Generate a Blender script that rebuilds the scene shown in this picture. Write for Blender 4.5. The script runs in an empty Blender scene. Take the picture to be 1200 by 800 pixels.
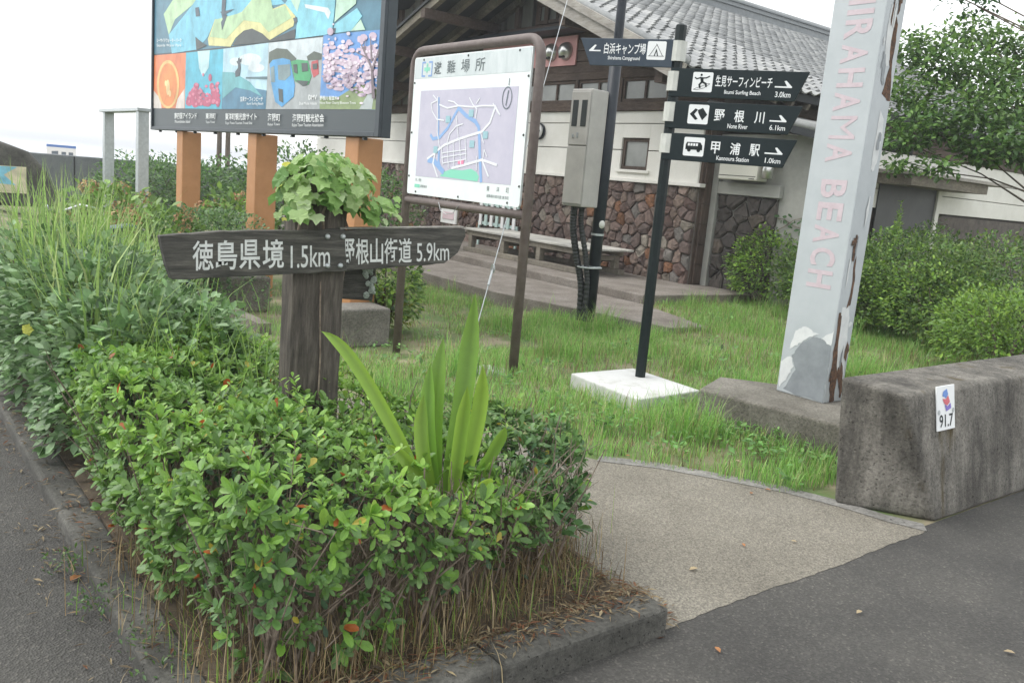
import bpy, math, random
import numpy as np
from mathutils import Matrix, Vector
random.seed(7); RNG = np.random.default_rng(11)
SC = bpy.context.scene
COL = SC.collection
rad = math.radians

# ------------------------------------------------------------------ camera
FPX = 1000.0                      # focal length in pixels of a 1200 px wide frame
PITCH, ROLL, YAW, EYE = rad(10.7), rad(5.1), rad(38.5), 1.6
Zv = np.array([0, 0, 1.0])
hf = np.array([math.sin(YAW), math.cos(YAW), 0]); hr = np.array([math.cos(YAW), -math.sin(YAW), 0])
Fv = math.cos(PITCH) * hf - math.sin(PITCH) * Zv
U0 = math.sin(PITCH) * hf + math.cos(PITCH) * Zv
Rv = math.cos(ROLL) * hr + math.sin(ROLL) * U0
Uv = math.cos(ROLL) * U0 - math.sin(ROLL) * hr
Ov = np.array([0, 0, EYE])
cd = bpy.data.cameras.new('camera'); cam = bpy.data.objects.new('camera', cd); COL.objects.link(cam)
cd.sensor_width = 36.0; cd.lens = 36.0 * FPX / 1200.0; cd.clip_start = 0.05; cd.clip_end = 4000
cam.matrix_world = Matrix(((Rv[0], Uv[0], -Fv[0], 0), (Rv[1], Uv[1], -Fv[1], 0), (Rv[2], Uv[2], -Fv[2], EYE), (0, 0, 0, 1)))
SC.camera = cam

# ------------------------------------------------------------------ sky, sun, exposure
SUN_DIR = Vector((-0.55, 0.45, 1.0)).normalized()      # towards the sun: high, seaward side
w = bpy.data.worlds.new('World'); SC.world = w; w.use_nodes = True
nt = w.node_tree; bg = nt.nodes['Background']
sky = nt.nodes.new('ShaderNodeTexSky'); sky.sky_type = 'NISHITA'; sky.sun_disc = False
sky.sun_elevation = math.asin(SUN_DIR.z); sky.sun_rotation = math.atan2(SUN_DIR.x, SUN_DIR.y)
sky.air_density = 1.0; sky.dust_density = 1.0; sky.ozone_density = 1.0
hs = nt.nodes.new('ShaderNodeHueSaturation'); hs.inputs['Saturation'].default_value = 0.32
nt.links.new(sky.outputs[0], hs.inputs['Color'])
# high thin overcast: an even pale layer with soft mottling over the clear-sky gradient
tcw = nt.nodes.new('ShaderNodeTexCoord'); cn_ = nt.nodes.new('ShaderNodeTexNoise'); cn_.inputs['Scale'].default_value = 2.2; cn_.inputs['Detail'].default_value = 5
nt.links.new(tcw.outputs['Generated'], cn_.inputs['Vector'])
cr_ = nt.nodes.new('ShaderNodeValToRGB'); cr_.color_ramp.elements[0].color = (3.95, 4.02, 4.0, 1); cr_.color_ramp.elements[1].color = (5.15, 5.15, 5.05, 1)
cr_.color_ramp.elements[0].position = 0.3; cr_.color_ramp.elements[1].position = 0.7
nt.links.new(cn_.outputs['Fac'], cr_.inputs['Fac'])
mxw = nt.nodes.new('ShaderNodeMix'); mxw.data_type = 'RGBA'; mxw.inputs[0].default_value = 0.72
nt.links.new(hs.outputs[0], mxw.inputs[6]); nt.links.new(cr_.outputs[0], mxw.inputs[7]); nt.links.new(mxw.outputs[2], bg.inputs['Color'])
bg.inputs['Strength'].default_value = 0.15
sl = bpy.data.lights.new('sun', 'SUN'); sl.energy = 0.9; sl.angle = rad(35); sl.color = (1.0, 0.97, 0.92)
so = bpy.data.objects.new('sun', sl); COL.objects.link(so)
so.rotation_euler = (-SUN_DIR).to_track_quat('-Z', 'Y').to_euler(); so.location = (-10, 8, 20)
vs = SC.view_settings; vs.view_transform = 'Standard'; vs.look = 'None'; vs.gamma = 1.0; vs.use_curve_mapping = False
vs.exposure = 1.36
HAZE = 0.0018

# ------------------------------------------------------------------ survey helpers (pixel of the 1200x800 picture -> place)
def ray(x, y): return Fv + Rv * ((x - 600) / FPX) - Uv * ((y - 400) / FPX)
def G(x, y, z=0.0):
    d = ray(x, y); return Ov + d * ((z - EYE) / d[2])
def onX(x, y, X0):
    d = ray(x, y); return Ov + d * (X0 / d[0])
def onY(x, y, Y0):
    d = ray(x, y); return Ov + d * (Y0 / d[1])
def at(x, y, dist): return Ov + ray(x, y) * dist
class Plane:
    def __init__(s, P0, th):
        s.P = np.array(P0, float); s.r = np.array([math.cos(th), math.sin(th), 0]); s.n = np.array([math.sin(th), -math.cos(th), 0])
    def __call__(s, x, y):
        d = ray(x, y); t = ((s.P - Ov) @ s.n) / (d @ s.n); Q = Ov + t * d
        return (float((Q - s.P) @ s.r), float(Q[2] - s.P[2]))
def ss(a, b, x):
    t = np.clip((x - a) / (b - a), 0, 1); return t * t * (3 - 2 * t)
def gz(x, y):                      # height of the ground
    x = np.asarray(x, float); y = np.asarray(y, float)
    h = -0.22 * ss(5.5, 7.4, y) * (1 - ss(6.5, 8.6, x)) * ss(2.2, 3.4, x)
    h = h - 3.4 * ss(30, 46, y)
    return h

# ------------------------------------------------------------------ materials
def nodes(name):
    m = bpy.data.materials.new(name); m.use_nodes = True
    return m, m.node_tree, m.node_tree.nodes['Principled BSDF']
def noise(t, scale, detail=4, rough=0.6, vec=None):
    n = t.nodes.new('ShaderNodeTexNoise'); n.inputs['Scale'].default_value = scale
    n.inputs['Detail'].default_value = detail; n.inputs['Roughness'].default_value = rough
    if vec is not None: t.links.new(vec, n.inputs['Vector'])
    return n
def ramp(t, fac, stops):
    r = t.nodes.new('ShaderNodeValToRGB'); e = r.color_ramp.elements
    while len(e) < len(stops): e.new(0.5)
    for el, (p, c) in zip(e, stops):
        el.position = p; el.color = (c[0], c[1], c[2], 1)
    t.links.new(fac, r.inputs['Fac']); return r
def mixc(t, fac, a, b, blend='MIX'):
    m = t.nodes.new('ShaderNodeMix'); m.data_type = 'RGBA'; m.blend_type = blend
    for s, v in ((0, fac), (6, a), (7, b)):
        if hasattr(v, 'is_linked') or hasattr(v, 'links'): t.links.new(v, m.inputs[s])
        elif s == 0: m.inputs[0].default_value = v
        else: m.inputs[s].default_value = (v[0], v[1], v[2], 1)
    return m.outputs[2]
def coord(t, stretch=None, kind='Object'):
    c = t.nodes.new('ShaderNodeTexCoord').outputs[kind]
    if stretch:
        mp = t.nodes.new('ShaderNodeMapping'); mp.inputs['Scale'].default_value = stretch
        t.links.new(c, mp.inputs['Vector']); return mp.outputs[0]
    return c
def bump(t, b, h, strength, dist=0.01):
    n = t.nodes.new('ShaderNodeBump'); n.inputs['Strength'].default_value = strength; n.inputs['Distance'].default_value = dist
    t.links.new(h, n.inputs['Height']); t.links.new(n.outputs[0], b.inputs['Normal'])
def MAT(name, c1, c2=None, scale=8, rough=0.7, bs=0.0, bscale=60, metal=0.0, stretch=None, c3=None, spec=0.5, detail=5, lo=0.35, hi=0.65, bdist=0.01):
    m, t, b = nodes(name); v = coord(t, stretch)
    b.inputs['Roughness'].default_value = rough; b.inputs['Metallic'].default_value = metal
    b.inputs['Specular IOR Level'].default_value = spec
    if c2 is None: b.inputs['Base Color'].default_value = (*c1, 1)
    else:
        n = noise(t, scale, detail, 0.65, v)
        st = [(lo, c1), (hi, c2)] if c3 is None else [(lo, c1), ((lo + hi) / 2, c2), (hi, c3)]
        r = ramp(t, n.outputs['Fac'], st); t.links.new(r.outputs[0], b.inputs['Base Color'])
    if bs > 0:
        n2 = noise(t, bscale, 6, 0.7, v); bump(t, b, n2.outputs['Fac'], bs, bdist)
    return m
def LEAF(name, rough=0.42, trans=0.3, mott=.25):
    m, t, b = nodes(name)
    a = t.nodes.new('ShaderNodeAttribute'); a.attribute_name = 'tint'
    n = noise(t, 35, 3, 0.6, coord(t)); v = ramp(t, n.outputs['Fac'], [(0.3, (1 - mott,) * 3), (0.7, (1 + mott * .8, 1 + mott * .8, 1 + mott * .4))])
    c = mixc(t, 1.0, a.outputs['Color'], v.outputs[0], 'MULTIPLY')
    t.links.new(c, b.inputs['Base Color']); b.inputs['Roughness'].default_value = rough
    b.inputs['Specular IOR Level'].default_value = 0.45
    tr = t.nodes.new('ShaderNodeBsdfTranslucent')
    hs2 = t.nodes.new('ShaderNodeHueSaturation'); hs2.inputs['Hue'].default_value = 0.485; hs2.inputs['Value'].default_value = 1.5
    t.links.new(c, hs2.inputs['Color']); t.links.new(hs2.outputs[0], tr.inputs['Color'])
    mx = t.nodes.new('ShaderNodeMixShader'); mx.inputs[0].default_value = trans
    t.links.new(b.outputs[0], mx.inputs[1]); t.links.new(tr.outputs[0], mx.inputs[2])
    t.links.new(mx.outputs[0], t.nodes['Material Output'].inputs['Surface'])
    return m
def TINT(name, rough=0.85, bs=0.5, bscale=25, dark=0.6):
    m, t, b = nodes(name)
    a = t.nodes.new('ShaderNodeAttribute'); a.attribute_name = 'tint'
    n = noise(t, bscale, 6, 0.7, coord(t)); v = ramp(t, n.outputs['Fac'], [(0.3, (dark,) * 3), (0.7, (1.25, 1.22, 1.18))])
    c = mixc(t, 1.0, a.outputs['Color'], v.outputs[0], 'MULTIPLY')
    t.links.new(c, b.inputs['Base Color']); b.inputs['Roughness'].default_value = rough
    if bs: bump(t, b, n.outputs['Fac'], bs, 0.01)
    return m

def asphalt_mat():
    m, t, b = nodes('asphalt'); v = coord(t)
    n1 = noise(t, 1.1, 5, 0.6, v); n2 = noise(t, 190, 3, 0.8, v)
    vo = t.nodes.new('ShaderNodeTexVoronoi'); vo.inputs['Scale'].default_value = 120; t.links.new(v, vo.inputs['Vector'])
    base = ramp(t, n1.outputs['Fac'], [(0.3, (0.044, 0.0425, 0.040)), (0.5, (0.064, 0.062, 0.057)), (0.72, (0.092, 0.088, 0.079))])
    n5 = noise(t, 0.35, 3, 0.5, v); w5 = ramp(t, n5.outputs['Fac'], [(0.35, (0.82, 0.82, 0.82)), (0.65, (1.18, 1.17, 1.15))]); base_c = mixc(t, 1.0, base.outputs[0], w5.outputs[0], 'MULTIPLY')
    sp = ramp(t, vo.outputs['Color'], [(0.35, (0.7, 0.7, 0.7)), (0.8, (1.05, 1.05, 1.05)), (0.96, (1.8, 1.75, 1.7))])
    c = mixc(t, 1.0, base_c, sp.outputs[0], 'MULTIPLY')
    t.links.new(c, b.inputs['Base Color']); b.inputs['Roughness'].default_value = 0.85
    bump(t, b, vo.outputs['Distance'], 0.7, 0.006); return m
def path_mat():
    m, t, b = nodes('washed_aggregate'); v = coord(t)
    n1 = noise(t, 0.9, 6, 0.6, v); vo = t.nodes.new('ShaderNodeTexVoronoi'); vo.inputs['Scale'].default_value = 150; t.links.new(v, vo.inputs['Vector'])
    base = ramp(t, n1.outputs['Fac'], [(0.3, (0.138, 0.126, 0.102)), (0.5, (0.185, 0.170, 0.139)), (0.72, (0.235, 0.219, 0.183))])
    sp = ramp(t, vo.outputs['Color'], [(0.12, (0.62, 0.62, 0.62)), (0.5, (0.95, 0.95, 0.95)), (0.88, (1.4, 1.4, 1.38))])
    c = mixc(t, 1.0, base.outputs[0], sp.outputs[0], 'MULTIPLY')
    t.links.new(c, b.inputs['Base Color']); b.inputs['Roughness'].default_value = 0.9
    bump(t, b, vo.outputs['Distance'], 0.6, 0.006); return m
def conc_mat(name, dark, mid, lite, streak=True, rust=None):
    m, t, b = nodes(name); v = coord(t); vs_ = coord(t, (5, 5, 0.7))
    n1 = noise(t, 2.4, 6, 0.68, v); n2 = noise(t, 1.3, 6, 0.7, vs_); n3 = noise(t, 55, 5, 0.75, v)
    a = ramp(t, n1.outputs['Fac'], [(0.3, dark), (0.5, mid), (0.68, lite)])
    c = a.outputs[0]
    if streak:
        s = ramp(t, n2.outputs['Fac'], [(0.35, (0.42, 0.42, 0.42)), (0.6, (1.1, 1.1, 1.1))]); c = mixc(t, 1.0, c, s.outputs[0], 'MULTIPLY')
    g = ramp(t, n3.outputs['Fac'], [(0.3, (0.5, 0.5, 0.5)), (0.62, (1.2, 1.2, 1.2))]); c = mixc(t, 1.0, c, g.outputs[0], 'MULTIPLY')
    if rust:
        n4 = noise(t, 1.1, 4, 0.6, vs_); r = ramp(t, n4.outputs['Fac'], [(0.62, (0, 0, 0)), (0.72, (1, 1, 1))]); c = mixc(t, r.outputs[0], c, rust)
    t.links.new(c, b.inputs['Base Color']); b.inputs['Roughness'].default_value = 0.9
    vp = t.nodes.new('ShaderNodeTexVoronoi'); vp.inputs['Scale'].default_value = 38; t.links.new(v, vp.inputs['Vector']); pr = ramp(t, vp.outputs['Distance'], [(0.05, (0, 0, 0)), (0.22, (1, 1, 1))]); hgt_ = mixc(t, .6, n3.outputs['Fac'], pr.outputs[0]); bump(t, b, hgt_, 1.0, 0.016); return m
def timber_mat(name, a, bb, c, sx=(1, 1, 1), bs=0.7):
    m, t, b = nodes(name); v = coord(t, sx)
    n1 = noise(t, 9, 8, 0.75, v); n2 = noise(t, 1.6, 3, 0.5, coord(t))
    r = ramp(t, n1.outputs['Fac'], [(0.3, a), (0.5, bb), (0.72, c)])
    r2 = ramp(t, n2.outputs['Fac'], [(0.3, (0.65, 0.65, 0.65)), (0.7, (1.25, 1.25, 1.2))])
    cc = mixc(t, 1.0, r.outputs[0], r2.outputs[0], 'MULTIPLY')
    t.links.new(cc, b.inputs['Base Color']); b.inputs['Roughness'].default_value = 0.85
    bump(t, b, n1.outputs['Fac'], bs, 0.008); return m

M = dict(
    asphalt=asphalt_mat(), path=path_mat(),
    lawn=MAT('lawn_soil', (0.085, 0.15, 0.04), (0.14, 0.16, 0.07), 1.3, 0.95, 0.6, 40, c3=(0.26, 0.225, 0.15), lo=0.36, hi=0.62),
    border=conc_mat('cement_border', (0.15, 0.145, 0.13), (0.21, 0.205, 0.19), (0.28, 0.27, 0.25), False),
    drift=MAT('sandy_grit', (0.15, 0.135, 0.11), (0.24, 0.215, 0.175), 40, 0.95, 0.5, 120),
    soil=MAT('bed_soil', (0.05, 0.036, 0.024), (0.11, 0.085, 0.056), 9, 0.95, 0.8, 40),
    kerb=conc_mat('kerb_concrete', (0.045, 0.044, 0.038), (0.085, 0.083, 0.073), (0.15, 0.145, 0.128), False),
    wallc=conc_mat('wall_concrete', (0.075, 0.068, 0.058), (0.155, 0.145, 0.125), (0.25, 0.235, 0.205), True, (0.062, 0.045, 0.012)),
    plinth=conc_mat('plinth_concrete', (0.09, 0.082, 0.066), (0.16, 0.15, 0.125), (0.23, 0.215, 0.185), False),
    terrace=conc_mat('terrace_concrete', (0.15, 0.13, 0.11), (0.215, 0.19, 0.165), (0.27, 0.245, 0.22), False),
    block=conc_mat('block_concrete', (0.10, 0.095, 0.08), (0.17, 0.16, 0.14), (0.24, 0.225, 0.20), False),
    seawall=conc_mat('seawall_concrete', (0.13, 0.145, 0.152), (0.155, 0.17, 0.178), (0.18, 0.195, 0.20), False),
    whitec=MAT('white_painted_concrete', (0.36, 0.36, 0.32), (0.52, 0.525, 0.51), 5, 0.8, 0.4, 60, c3=(0.57, 0.575, 0.565), lo=.3, hi=.6),
    brownmetal=MAT('brown_painted_steel', (0.11, 0.085, 0.077), (0.155, 0.125, 0.115), 14, 0.55, 0.15, 90),
    panelw=MAT('map_panel_white', (0.70, 0.76, 0.76), (0.78, 0.82, 0.82), 4, 0.35),
    panelg=MAT('map_panel_heading', (0.50, 0.56, 0.57), (0.62, 0.67, 0.68), 5, 0.35, stretch=(3, 3, 0.6)),
    mapground=MAT('map_print_lilac', (0.47, 0.455, 0.56), (0.53, 0.51, 0.61), 5, 0.4),
    mapblue=MAT('map_print_blue', (0.24, 0.40, 0.68), rough=0.4), mapgreen=MAT('map_print_green', (0.22, 0.62, 0.46), rough=0.4),
    mapwhite=MAT('map_print_white', (0.74, 0.76, 0.80), rough=0.4), mapgrey=MAT('map_print_grey', (0.12, 0.15, 0.18), rough=0.4),
    mappink=MAT('map_print_pink', (0.75, 0.25, 0.40), rough=0.4), head=MAT('map_heading_letters', (0.09, 0.115, 0.12), (0.16, 0.19, 0.2), 30, 0.5),
    black=MAT('black_painted_steel', (0.007, 0.013, 0.014), (0.012, 0.019, 0.02), 20, 0.4, 0.05, 80, spec=.25),
    plate=MAT('black_sign_sheet', (0.008, 0.016, 0.018), (0.012, 0.021, 0.024), 6, 0.4, spec=.22),
    plateb=MAT('slate_sign_sheet', (0.035, 0.05, 0.07), (0.048, 0.066, 0.088), 6, 0.4, spec=.25),
    white=MAT('white_print', (0.78, 0.80, 0.80), rough=0.45), collar=MAT('white_collar', (0.50, 0.51, 0.47), (0.60, 0.61, 0.57), 12, 0.5),
    boxg=MAT('grey_beige_cabinet', (0.33, 0.32, 0.30), (0.39, 0.38, 0.355), 5, 0.45, 0.05, 100), boxd=MAT('cabinet_dark_window', (0.05, 0.055, 0.055), rough=0.15),
    rubber=MAT('black_conduit', (0.012, 0.015, 0.015), (0.02, 0.024, 0.024), 30, 0.5), steel=MAT('galvanised_steel', (0.42, 0.45, 0.46), (0.52, 0.55, 0.56), 20, 0.4, 0.1, 80, metal=0.6),
    pole=MAT('dark_blue_grey_pole', (0.014, 0.019, 0.026), (0.022, 0.028, 0.036), 10, 0.45, spec=.3),
    timber=timber_mat('weathered_timber_post', (0.03, 0.025, 0.021), (0.085, 0.073, 0.062), (0.19, 0.165, 0.14), (5, 5, 0.5)),
    timberarm=timber_mat('weathered_timber_arm', (0.022, 0.023, 0.021), (0.06, 0.058, 0.052), (0.15, 0.143, 0.128), (0.6, 5, 7)),
    timbertop=MAT('bleached_timber_edge', (0.30, 0.29, 0.26), (0.16, 0.155, 0.14), 20, 0.85, 0.5, 40),
    paintw=MAT('worn_white_letter_paint', (0.62, 0.64, 0.62), (0.45, 0.47, 0.45), 45, 0.8, lo=0.5, hi=0.72),
    lichen=MAT('pale_lichen', (0.22, 0.26, 0.22), (0.40, 0.45, 0.40), 60, 0.95, 1.0, 90),
    tower=MAT('tower_grey_paint', (0.40, 0.435, 0.45), (0.46, 0.495, 0.51), 3, 0.4),
    peel=MAT('tower_bare_grey_metal', (0.20, 0.22, 0.235), (0.26, 0.285, 0.30), 8, 0.45), chalk=MAT('tower_white_undercoat', (0.66, 0.68, 0.67), (0.56, 0.58, 0.58), 12, 0.7),
    rust=MAT('tower_rust', (0.05, 0.035, 0.027), (0.17, 0.09, 0.05), 30, 0.9, 0.8, 50), towerp=MAT('faded_pink_letters', (0.50, 0.415, 0.445), (0.56, 0.48, 0.51), 20, 0.6),
    orange=MAT('orange_brown_post_paint', (0.39, 0.185, 0.075), (0.45, 0.22, 0.095), 5, 0.55, 0.05, 60), bbframe=MAT('billboard_dark_frame', (0.022, 0.032, 0.042), (0.03, 0.042, 0.052), 8, 0.4),
    strip=MAT('billboard_dark_strip', (0.055, 0.07, 0.078), rough=0.45),
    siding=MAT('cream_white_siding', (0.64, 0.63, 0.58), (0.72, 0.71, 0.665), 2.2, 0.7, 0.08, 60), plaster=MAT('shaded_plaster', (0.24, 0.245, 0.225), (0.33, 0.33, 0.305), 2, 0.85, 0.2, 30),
    mortar=MAT('dark_mortar', (0.10, 0.09, 0.08), (0.15, 0.135, 0.12), 14, 0.95, 0.6, 40), stone=TINT('fieldstone', .9, .9, 16, .5),
    wood=timber_mat('brown_stained_wood', (0.045, 0.030, 0.022), (0.082, 0.058, 0.046), (0.13, 0.10, 0.085), (2, 0.6, 3), 0.3),
    woodv=timber_mat('brown_stained_wood_upright', (0.045, 0.030, 0.022), (0.082, 0.058, 0.046), (0.13, 0.10, 0.085), (4, 4, 0.5), 0.3),
    soffit=MAT('dark_soffit_boards', (0.016, 0.020, 0.024), (0.03, 0.034, 0.036), 4, 0.8), rafter=timber_mat('pale_weathered_rafter', (0.10, 0.085, 0.065), (0.17, 0.15, 0.12), (0.25, 0.225, 0.185), (1, 3, 3), 0.3),
    barge=timber_mat('grey_weathered_barge', (0.20, 0.18, 0.16), (0.32, 0.30, 0.275), (0.42, 0.40, 0.38), (3, 0.5, 3), 0.3), greyboard=MAT('olive_grey_infill_board', (0.105, 0.11, 0.098), (0.15, 0.155, 0.14), 5, 0.8, 0.2, 30, stretch=(2, 2, 0.4)),
    glass=MAT('dusty_window_glass', (0.16, 0.17, 0.16), (0.24, 0.25, 0.235), 1.2, 0.12, spec=0.6), tile=TINT('grey_roof_tile', 0.38, 0.15, 9, 0.8),
    pink=MAT('salmon_pink_panel', (0.56, 0.285, 0.275), (0.62, 0.33, 0.32), 4, 0.6), dome=MAT('stainless_vent_hood', (0.55, 0.55, 0.53), (0.66, 0.66, 0.64), 8, 0.28, metal=0.85),
    dark=MAT('dark_opening', (0.012, 0.012, 0.011), rough=0.8), darkdoor=MAT('dark_grey_door', (0.03, 0.032, 0.033), (0.045, 0.047, 0.047), 3, 0.5), acwhite=MAT('cream_plastic', (0.58, 0.57, 0.50), rough=0.5),
    benchtop=timber_mat('bleached_bench_plank', (0.27, 0.265, 0.25), (0.40, 0.395, 0.375), (0.50, 0.495, 0.48), (4, 0.5, 3), 0.3), benchleg=timber_mat('bench_timber', (0.13, 0.115, 0.095), (0.20, 0.18, 0.15), (0.27, 0.25, 0.215), (2, 2, 2), 0.3),
    paper=MAT('white_paper', (0.74, 0.74, 0.74), rough=0.7), palepink=MAT('pale_pink_print', (0.66, 0.52, 0.56), rough=0.7), teal=MAT('pale_teal_slats', (0.45, 0.58, 0.55), rough=0.5),
    bark=MAT('bark', (0.07, 0.055, 0.042), (0.13, 0.105, 0.08), 12, 0.95, 0.8, 40, stretch=(1, 1, 0.3)), twig=MAT('hedge_twig', (0.10, 0.075, 0.055), (0.26, 0.21, 0.165), 22, 0.9),
    leaf=LEAF('leaf'), leafm=LEAF('leaf_matt', 0.6, 0.35, .12), strapm=LEAF('strap_leaf', 0.42, 0.4, .04), grass=LEAF('grass_blade', 0.5, 0.4), straw=LEAF('dry_straw', 0.8, 0.15),
    sea=MAT('pale_sea', (0.40, 0.46, 0.50), (0.47, 0.53, 0.56), 0.05, 0.25), sand=MAT('sand', (0.42, 0.38, 0.31), (0.5, 0.46, 0.39), 0.6, 0.95),
    chrome=MAT('chrome', (0.75, 0.76, 0.77), rough=0.18, metal=1.0), tyre=MAT('tyre_rubber', (0.018, 0.018, 0.018), rough=0.7), bike=MAT('dark_teal_paint', (0.012, 0.05, 0.062), rough=0.25), bluebar=MAT('banner_blue', (0.10, 0.20, 0.48), rough=0.5),
)
def flat(name, c, rough=0.4): return MAT('print_' + name, tuple(q * .72 + .01 for q in c), tuple(min(.85, q * 1.22 + .03) for q in c), 3.5, rough, detail=8, lo=.32, hi=.68)

# ------------------------------------------------------------------ mesh helpers
class MB:
    def __init__(s): s.v = []; s.f = []
    def add(s, vs, fs):
        o = len(s.v); s.v.extend([tuple(map(float, q)) for q in vs]); s.f.extend([tuple(i + o for i in q) for q in fs]); return s
    def box(s, x0, x1, y0, y1, z0, z1):
        return s.add([(x0, y0, z0), (x1, y0, z0), (x1, y1, z0), (x0, y1, z0), (x0, y0, z1), (x1, y0, z1), (x1, y1, z1), (x0, y1, z1)],
                     [(0, 3, 2, 1), (4, 5, 6, 7), (0, 1, 5, 4), (1, 2, 6, 5), (2, 3, 7, 6), (3, 0, 4, 7)])
    def beam(s, p, q, wd, ht, up=(0, 0, 1)):
        p = np.array(p, float); q = np.array(q, float); d = q - p; d /= np.linalg.norm(d)
        a = np.cross(d, up); a /= np.linalg.norm(a); b = np.cross(a, d)
        vs = [e + a * sx * wd / 2 + b * sz * ht / 2 for e in (p, q) for sx, sz in ((-1, -1), (1, -1), (1, 1), (-1, 1))]
        return s.add(vs, [(0, 1, 2, 3), (7, 6, 5, 4), (0, 4, 5, 1), (1, 5, 6, 2), (2, 6, 7, 3), (3, 7, 4, 0)])
    def tube(s, pts, r, n=8, cap=True):
        pts = [np.array(p, float) for p in pts]; k = len(pts); rs = r if hasattr(r, '__len__') else [r] * k
        vs = []; fs = []; ref = None
        for i in range(k):
            t = pts[min(i + 1, k - 1)] - pts[max(i - 1, 0)]; t /= np.linalg.norm(t) + 1e-12
            if ref is None:
                ref = np.cross(t, (0.31, 0.2, 0.93)) if abs(t[2]) < 0.9 else np.cross(t, (1, 0, 0))
            a = ref - t * (ref @ t); a /= np.linalg.norm(a); ref = a; b = np.cross(t, a)
            for j in range(n):
                g = 2 * math.pi * j / n; vs.append(pts[i] + rs[i] * (math.cos(g) * a + math.sin(g) * b))
        for i in range(k - 1):
            for j in range(n):
                fs.append((i * n + j, i * n + (j + 1) % n, (i + 1) * n + (j + 1) % n, (i + 1) * n + j))
        if cap: fs.append(tuple(range(n))[::-1]); fs.append(tuple((k - 1) * n + j for j in range(n)))
        return s.add(vs, fs)
    def prism(s, poly, y0, y1):           # polygon (x, z), front face at y0 (towards -y)
        n = len(poly); a = sum(poly[i][0] * poly[(i + 1) % n][1] - poly[(i + 1) % n][0] * poly[i][1] for i in range(n))
        if a < 0: poly = poly[::-1]
        vs = [(x, y0, z) for x, z in poly] + [(x, y1, z) for x, z in poly]
        fs = [tuple(range(n)), tuple(range(2 * n - 1, n - 1, -1))] + [((i + 1) % n, i, n + i, n + (i + 1) % n) for i in range(n)]
        return s.add(vs, fs)
    def slab(s, poly, z0, z1):            # polygon (x, y) extruded upwards
        n = len(poly); a = sum(poly[i][0] * poly[(i + 1) % n][1] - poly[(i + 1) % n][0] * poly[i][1] for i in range(n))
        if a < 0: poly = poly[::-1]
        vs = [(x, y, z1) for x, y in poly] + [(x, y, z0) for x, y in poly]
        fs = [tuple(range(n)), tuple(range(2 * n - 1, n - 1, -1))] + [((i + 1) % n, i, n + i, n + (i + 1) % n)[::-1] for i in range(n)]
        fs = fs[:2] + [q[::-1] for q in fs[2:]]
        return s.add(vs, fs)
    def flat(s, poly, y):                 # printed polygon (x, z) in a plane facing -y
        n = len(poly); a = sum(poly[i][0] * poly[(i + 1) % n][1] - poly[(i + 1) % n][0] * poly[i][1] for i in range(n))
        if a < 0: poly = poly[::-1]
        return s.add([(x, y, z) for x, z in poly], [tuple(range(n))])
    def line(s, pts, wd, y):              # printed line
        for (x0, z0), (x1, z1) in zip(pts[:-1], pts[1:]):
            s.k = getattr(s, 'k', 0) + 1; y -= 0.00003
            L = math.hypot(x1 - x0, z1 - z0) + 1e-9; nx, nz = -(z1 - z0) / L * wd / 2, (x1 - x0) / L * wd / 2
            ex, ez = (x1 - x0) / L * wd * 0.3, (z1 - z0) / L * wd * 0.3
            s.flat([(x0 - ex + nx, z0 - ez + nz), (x0 - ex - nx, z0 - ez - nz), (x1 + ex - nx, z1 + ez - nz), (x1 + ex + nx, z1 + ez + nz)], y)
        return s
    def ell(s, cx, cz, rx, rz, y, n=20): return s.flat([(cx + rx * math.cos(2 * math.pi * i / n), cz + rz * math.sin(2 * math.pi * i / n)) for i in range(n)], y)
    def lathe(s, prof, c, n=16, axis='z'):
        vs = []; fs = []; k = len(prof)
        for r, h in prof:
            for j in range(n):
                g = 2 * math.pi * j / n; a, b = r * math.cos(g), r * math.sin(g)
                q = (a, b, h) if axis == 'z' else ((h, a, b) if axis == 'x' else (b, h, a))
                vs.append((c[0] + q[0], c[1] + q[1], c[2] + q[2]))
        for i in range(k - 1):
            for j in range(n): fs.append((i * n + j, i * n + (j + 1) % n, (i + 1) * n + (j + 1) % n, (i + 1) * n + j))
        fs.append(tuple(range(n))[::-1]); fs.append(tuple((k - 1) * n + j for j in range(n)))
        return s.add(vs, fs)
    def text(s, st, x0, x1, z0, z1, y, bold=0.0, skew=0.0, mapf=None):
        v, f = text_mesh(st, bold)
        lo = v.min(0); hi = v.max(0); q = (v - lo) / (hi - lo + 1e-9)
        if mapf: return s.add([mapf(a, b) for a, b in q], f)
        return s.add([(x0 + (x1 - x0) * a, y, z0 + (z1 - z0) * b + skew * a) for a, b in q], f)
    def build(s, name, mat, parent=None, smooth=False, bevel=0.0, world=False, seg=2, tint=None, kind=None):
        me = bpy.data.meshes.new(name)
        vs = s.v
        if world and parent is not None:
            r = parent if parent.parent is None else parent.parent
            vs = [(a - r.location.x, b - r.location.y, c - r.location.z) for a, b, c in vs]
        me.from_pydata(vs, [], s.f); me.update()
        if smooth: me.polygons.foreach_set('use_smooth', [True] * len(me.polygons))
        if tint is not None: add_tint(me, np.tile(np.array(tint, float), (len(vs), 1)))
        o = link(name, me, mat, parent, kind)
        if bevel:
            b = o.modifiers.new('bevel', 'BEVEL'); b.width = bevel; b.segments = seg; b.limit_method = 'ANGLE'; b.angle_limit = rad(40)
        return o
_tc = {}
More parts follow.
